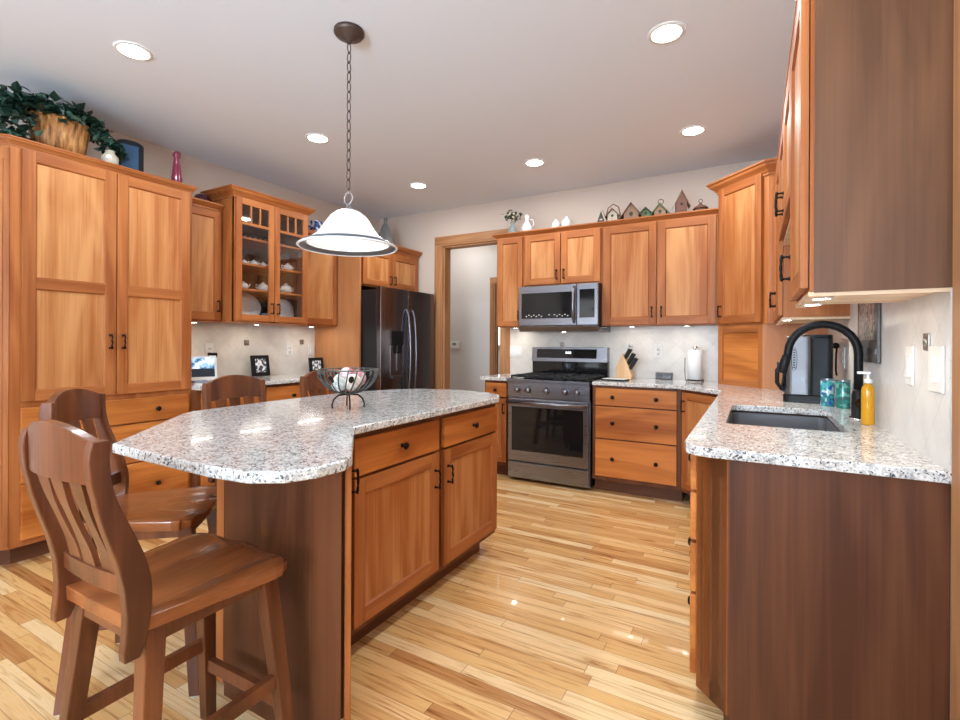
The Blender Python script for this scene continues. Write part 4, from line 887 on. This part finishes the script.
for k in range(6):
    y = 2.55+.048*k if k < 5 else 2.93
    tag(MB().lathe([(0, 0), (.018, 0), (.022, .055), (.0205, .055), (.0165, .004), (0, .004)], n=16).build('drinking_glass', GLASS, loc=(gx(.14), y, SH[2]+.0005)), 'clear small glass in the row on the top shelf' if k < 5 else 'clear glass alone on the top shelf behind the right door', 'glass', 'glasses on the top shelf' if k < 5 else None)

# ================= on top of the cabinets =================
PT = 2.3205
t = thing('ivy_basket', 'wooden basket overflowing with dark green ivy on top of the pantry', 'plant', (-3.66, 1.305, PT))
mB = mat('bark_basket', (.45, .22, .08), .6); q = NT(mB); q.l(q.ramp(q.noise(q.coords((14, 14, 1.5)), 3, 4, .6), [(.35, (.07, .03, .01)), (.5, (.32, .13, .035)), (.68, (.55, .30, .10))]), q.b.inputs['Base Color'])
MB().lathe([(0, 0), (.100, 0), (.114, .11), (.132, .225), (.12, .225), (.1, .15), (0, .15)], n=36, sx=.95, sy=1.2).build('basket', mB, t)
rnd = random.Random(3)
def leafmesh(n, fn, size):
    b = MB()
    for _ in range(n):
        c, tilt = fn(); s = size*rnd.uniform(.7, 1.3); az = rnd.uniform(0, 2*pi); M_ = Matrix.Translation(c) @ Matrix.Rotation(az, 4, 'Z') @ Matrix.Rotation(rnd.uniform(-.9, 1.0), 4, 'Y') @ Matrix.Rotation(rnd.uniform(-.6, .6), 4, 'X')
        o = [(0, 0, 0), (.35, .42, .06), (.62, .30, .04), (1.05, .0, -.12), (.62, -.30, .04), (.35, -.42, .06), (.5, 0, -.02)]
        b.add([M_ @ Vector((x*s, y*s, z*s)) for x, y, z in o], [(0, 6, 1), (1, 6, 2), (2, 6, 3), (3, 6, 4), (4, 6, 5), (5, 6, 0)], 0 if rnd.random() < .7 else 1)
    return b
def fn_top():
    a = rnd.uniform(0, 2*pi); r = rnd.uniform(.15, 1)**.5
    return Vector((.13*r*cos(a)+.01, .24*r*sin(a)-.03, .25+.06*(1-r*r)+rnd.uniform(-.05, .04))), 0
def fn_trail():
    u = rnd.random(); return Vector((.08+rnd.uniform(-.05, .05), .15+.12*u+rnd.uniform(-.03, .03), .235-.13*u+rnd.uniform(-.05, .04))), 0
def fn_left():
    return Vector((.06+rnd.uniform(-.09, .09), -.23+rnd.uniform(-.07, .08), .13+rnd.uniform(-.12, .14))), 0
L1 = mat('ivy_leaf_dark', (.008, .028, .018), .38); L2m = mat('ivy_leaf_pale', (.06, .14, .105), .4)
b = leafmesh(420, fn_top, .052); b2 = leafmesh(150, fn_trail, .045); b3 = leafmesh(170, fn_left, .05)
for x in (b2, b3): b.add(x.v, x.f); b.m[-len(x.f):] = x.m
b.build('foliage', [L1, L2m], t, fix=False)
b = MB()
for k in range(14):
    a = rnd.uniform(0, 2*pi); b.tube([(0, 0, .12), (.06*cos(a), .10*sin(a), .28), (.11*cos(a), .22*sin(a), .26)], .003, 5)
b.build('stems', mat('ivy_stem', (.05, .06, .02), .6), t)
t = thing('glass_jar', 'small pale glass jar under the trailing ivy on the pantry', 'jar', (-3.53, 1.515, PT))
MB().lathe([(0, 0), (.038, 0), (.045, .02), (.045, .06), (.025, .085), (.025, .10), (0, .10)], n=24).build('jar', mat('pale_jar', (.42, .38, .30), .3), t); MB().ball((.03, -.02, .05), .018).build('ornament', CER, t)
t = thing('metal_mailbox', 'black arched metal box with blue front on top of the pantry', 'box', (-3.63, 1.665, PT), R(75))
pts = [(-.075, 0), (.075, 0), (.075, .20)]+[(.075*cos(pi*k/10), .20+.03*sin(pi*k/10)) for k in range(1, 10)]+[(-.075, .20)]
MB().extrude(pts, -.05, .05, lambda a, p, q: (p, a, q)).build('case', mat('black_tin', (.012, .012, .015), .75, spec=.2), t, bev=.003)
MB().box(-.052, .045, -.054, -.050, .015, .195).build('front', mat('blue_tin', (.035, .08, .15), .7, spec=.2), t)
m = mat('red_glass', (.20, .02, .05), .12, coat=.5); 
tag(MB().lathe([(0, 0), (.036, 0), (.038, .02), (.026, .15), (.019, .215), (.026, .228), (.026, .250), (.015, .262), (0, .264)], n=24).build('glass_bottle', m, loc=(-3.60, 1.958, PT)), 'tall slender red glass bottle at the right end of the pantry top', 'bottle')
tag(MB().lathe([(0, 0), (.03, 0), (.062, .035), (.066, .06), (.050, .09), (.02, .105), (0, .107)], n=28).build('glass_bowl', mat('dark_red_glass', (.06, .006, .02), .06, coat=.6), loc=(-3.78, 2.25, 2.2805)), 'round dark red glass vessel on the narrow cupboard', 'vessel')
bw = mosaic('blue_white_china', [(.03, .07, .25), (.75, .78, .82), (.05, .12, .40), (.6, .66, .75)], 40)
tag(MB().box(-.06, .06, -.05, .05, 0, .14).build('china_box', bw, loc=(-3.78, 3.37, 2.2805), bev=.012), 'blue and white china box on the cupboard beside the glass doors', 'box')
tag(MB().lathe([(0, 0), (.03, 0), (.045, .04), (.03, .09), (.012, .12), (.016, .14), (0, .155)], n=20).build('figurine', CER, loc=(-3.60, 4.04, 2.2705)), 'white ceramic figurine above the refrigerator, half behind the pendant', 'figurine')
t = thing('metal_lantern', 'tapered grey metal lantern on the cupboard above the refrigerator', 'lantern', (-3.62, 4.235, 2.2705)); LM = mat('pewter_lantern', (.22, .23, .23), .4, .6)
MB().lathe([(.105, 0), (.11, .02), (.088, .13), (.045, .25), (.024, .29), (0, .295)], n=8, sm=False).build('body', LM, t); MB().lathe([(0, .29), (.018, .29), (.022, .315), (.018, .345), (.008, .36), (0, .362)], n=12).build('finial', LM, t)
# back wall cabinets top at 2.2605
BZ = 2.2985
t = thing('flower_vase', 'small glass vase of green and cream flowers at the left end above the range', 'vase', (-2.10, 4.36, BZ))
VG = mat('vase_glass', (.55, .62, .58), .08, trans=.6)
MB().lathe([(0, 0), (.035, 0), (.048, .025), (.035, .07), (.016, .10), (.022, .13), (.019, .13), (.012, .10), (.03, .07), (.042, .025), (0, .006)], n=24).build('vase', VG, t)
rnd = random.Random(5)
b = leafmesh(60, lambda: (Vector((rnd.gauss(0, .035), rnd.gauss(0, .03), .185+rnd.gauss(0, .022))), 0), .035)
b.build('leaves', [mat('posy_green', (.05, .08, .04), .6), mat('posy_grey', (.12, .13, .08), .6)], t, fix=False)
b = MB()
for k in range(9): b.ball((rnd.gauss(0, .035), rnd.gauss(0, .03), .20+rnd.gauss(0, .015)), .011, n=8)
b.build('blossoms', mat('blossom_cream', (.65, .58, .45), .6), t)
t = thing('pitcher', 'white ceramic pitcher with stopper next to the flower vase', 'pitcher', (-1.945, 4.36, BZ))
MB().lathe([(0, 0), (.04, 0), (.052, .02), (.052, .06), (.03, .10), (.018, .12), (.02, .14), (.028, .16), (.02, .18), (0, .185)], n=24).build('jug', CER, t)
MB().tube([(.02, 0, .13), (.065, 0, .125), (.075, 0, .08), (.05, 0, .05)], .006, 8).build('handle', CER, t)
for x, s, l in ((-1.645, 1.0, 'white lidded ceramic pot above the microwave, the left of the pair'), (-1.54, 1.15, 'white lidded ceramic pot above the microwave, the right of the pair')):
    t = thing('lidded_pot', l, 'pot', (x, 4.36, BZ), 0); MB().lathe([(0, 0), (.03*s, 0), (.042*s, .03*s), (.04*s, .06*s), (.03*s, .075*s), (0, .076*s)], n=22).build('pot', CER, t); MB().lathe([(0, .076*s), (.03*s, .077*s), (.014*s, .09*s), (.01*s, .1*s), (0, .104*s)], n=18).build('lid', CER, t)
tag(MB().lathe([(0, 0), (.03, 0), (.045, .012), (.043, .014), (0, .006)], n=20).build('small_dish', CER, loc=(-1.76, 4.36, BZ)), 'small shallow white dish above the microwave', 'dish')
BHM = lambda n, c: mat('birdhouse_'+n, c, .7)
RUST, GRN, TAN, CRM, DK = BHM('rust', (.14, .06, .04)), BHM('green', (.09, .14, .06)), BHM('tan', (.27, .16, .10)), BHM('cream', (.50, .44, .33)), BHM('dark', (.05, .05, .045))
def birdhouse(lab, x, w, h, rh, body, roof, ring=False, y=4.335, dep=None, rz=0, post=False, ov=.02):
    t = thing('birdhouse', lab, 'birdhouse', (x, y, BZ), rz, 'birdhouses on the wall cupboards'); dep = dep or w*.7
    MB().extrude([(-w/2, .008), (w/2, .008), (w/2, h), (0, h+rh), (-w/2, h)], -dep/2, dep/2, lambda a, p, q: (p, a, q)).build('body', body, t, bev=.001)
    MB().box(-w*.6, w*.6, -dep*.65, dep*.65, 0, .008).build('base', roof, t)
    sl = math.atan2(rh, w/2); b = MB()
    for s in (-1, 1):
        ex = (w/2+ov); b.extrude([(0, h+rh+.002), (s*ex, h-ov*math.tan(sl)), (s*ex, h-ov*math.tan(sl)+.010), (0, h+rh+.014)], -dep/2-.015, dep/2+.015, lambda a, p, q: (p, a, q))
    b.build('roof', roof, t)
    MB().lathe([(0, 0), (w*.14, 0), (w*.14, .002), (0, .002)], (0, -dep/2-.0005, h*.72+.01), 16, 0, '-y').build('entry_hole', DK, t)
    MB().tube([(0, -dep/2, h*.4), (0, -dep/2-.02, h*.4)], .003, 6).build('perch', TAN, t)
    if ring: MB().tube([(.022*cos(2*pi*j/16), 0, h+rh+.030+.022*sin(2*pi*j/16)) for j in range(16)], .003, 6, closed=True).build('hanging_ring', RUST, t)
    return t
t = thing('birdhouse', 'A-frame black and cream birdhouse, leftmost of the row', 'birdhouse', (-1.200, 4.325, BZ), 0, 'birdhouses on the wall cupboards')
MB().extrude([(-.040, 0), (.040, 0), (.007, .105), (-.007, .105)], -.02, .02, lambda a, p, q: (p, a, q)).build('body', DK, t)
b = MB()
for s in (-1, 1): b.extrude([(s*.054, 0), (s*.040, 0), (0, .112), (0, .130)], -.025, .025, lambda a, p, q: (p, a, q))
b.box(-.012, .012, -.022, -.02, .028, .04)
b.build('roof', CRM, t)
t = birdhouse('rusty cream birdhouse with a big wire arch over it, second in the row', -1.10, .085, .065, .045, CRM, RUST)
MB().tube([(-.055, 0, .0), (-.062, 0, .07), (-.045, 0, .135), (0, 0, .165), (.045, 0, .135), (.062, 0, .07), (.055, 0, 0)], .0045, 8).build('wire_arch', RUST, t)
birdhouse('wide brown gabled birdhouse, middle of the row', -.935, .125, .055, .08, TAN, RUST, ov=.03)
birdhouse('little dark green birdhouse leaning next to the wide brown one', -.815, .075, .045, .035, GRN, DK, y=4.325)
birdhouse('green birdhouse with a wire ring on top', -.70, .095, .045, .055, TAN, GRN, True, y=4.335, ov=.03)
birdhouse('tallest brown birdhouse with a steep shingled roof', -.540, .085, .105, .085, RUST, TAN, y=4.345, rz=R(15), ov=.024)
t = thing('birdhouse', 'small squat birdhouse with a loop finial at the right end of the row', 'birdhouse', (-.392, 4.345, BZ), 0, 'birdhouses on the wall cupboards')
MB().lathe([(0, 0), (.040, 0), (.040, .032), (.034, .036), (0, .036)], n=16).build('body', TAN, t); MB().lathe([(.060, .030), (.048, .048), (.02, .062), (.006, .080), (0, .080)], n=16).build('roof', RUST, t); MB().tube([(.014*cos(2*pi*j/12), 0, .096+.016*sin(2*pi*j/12)) for j in range(12)], .003, 6, closed=True).build('loop', RUST, t)
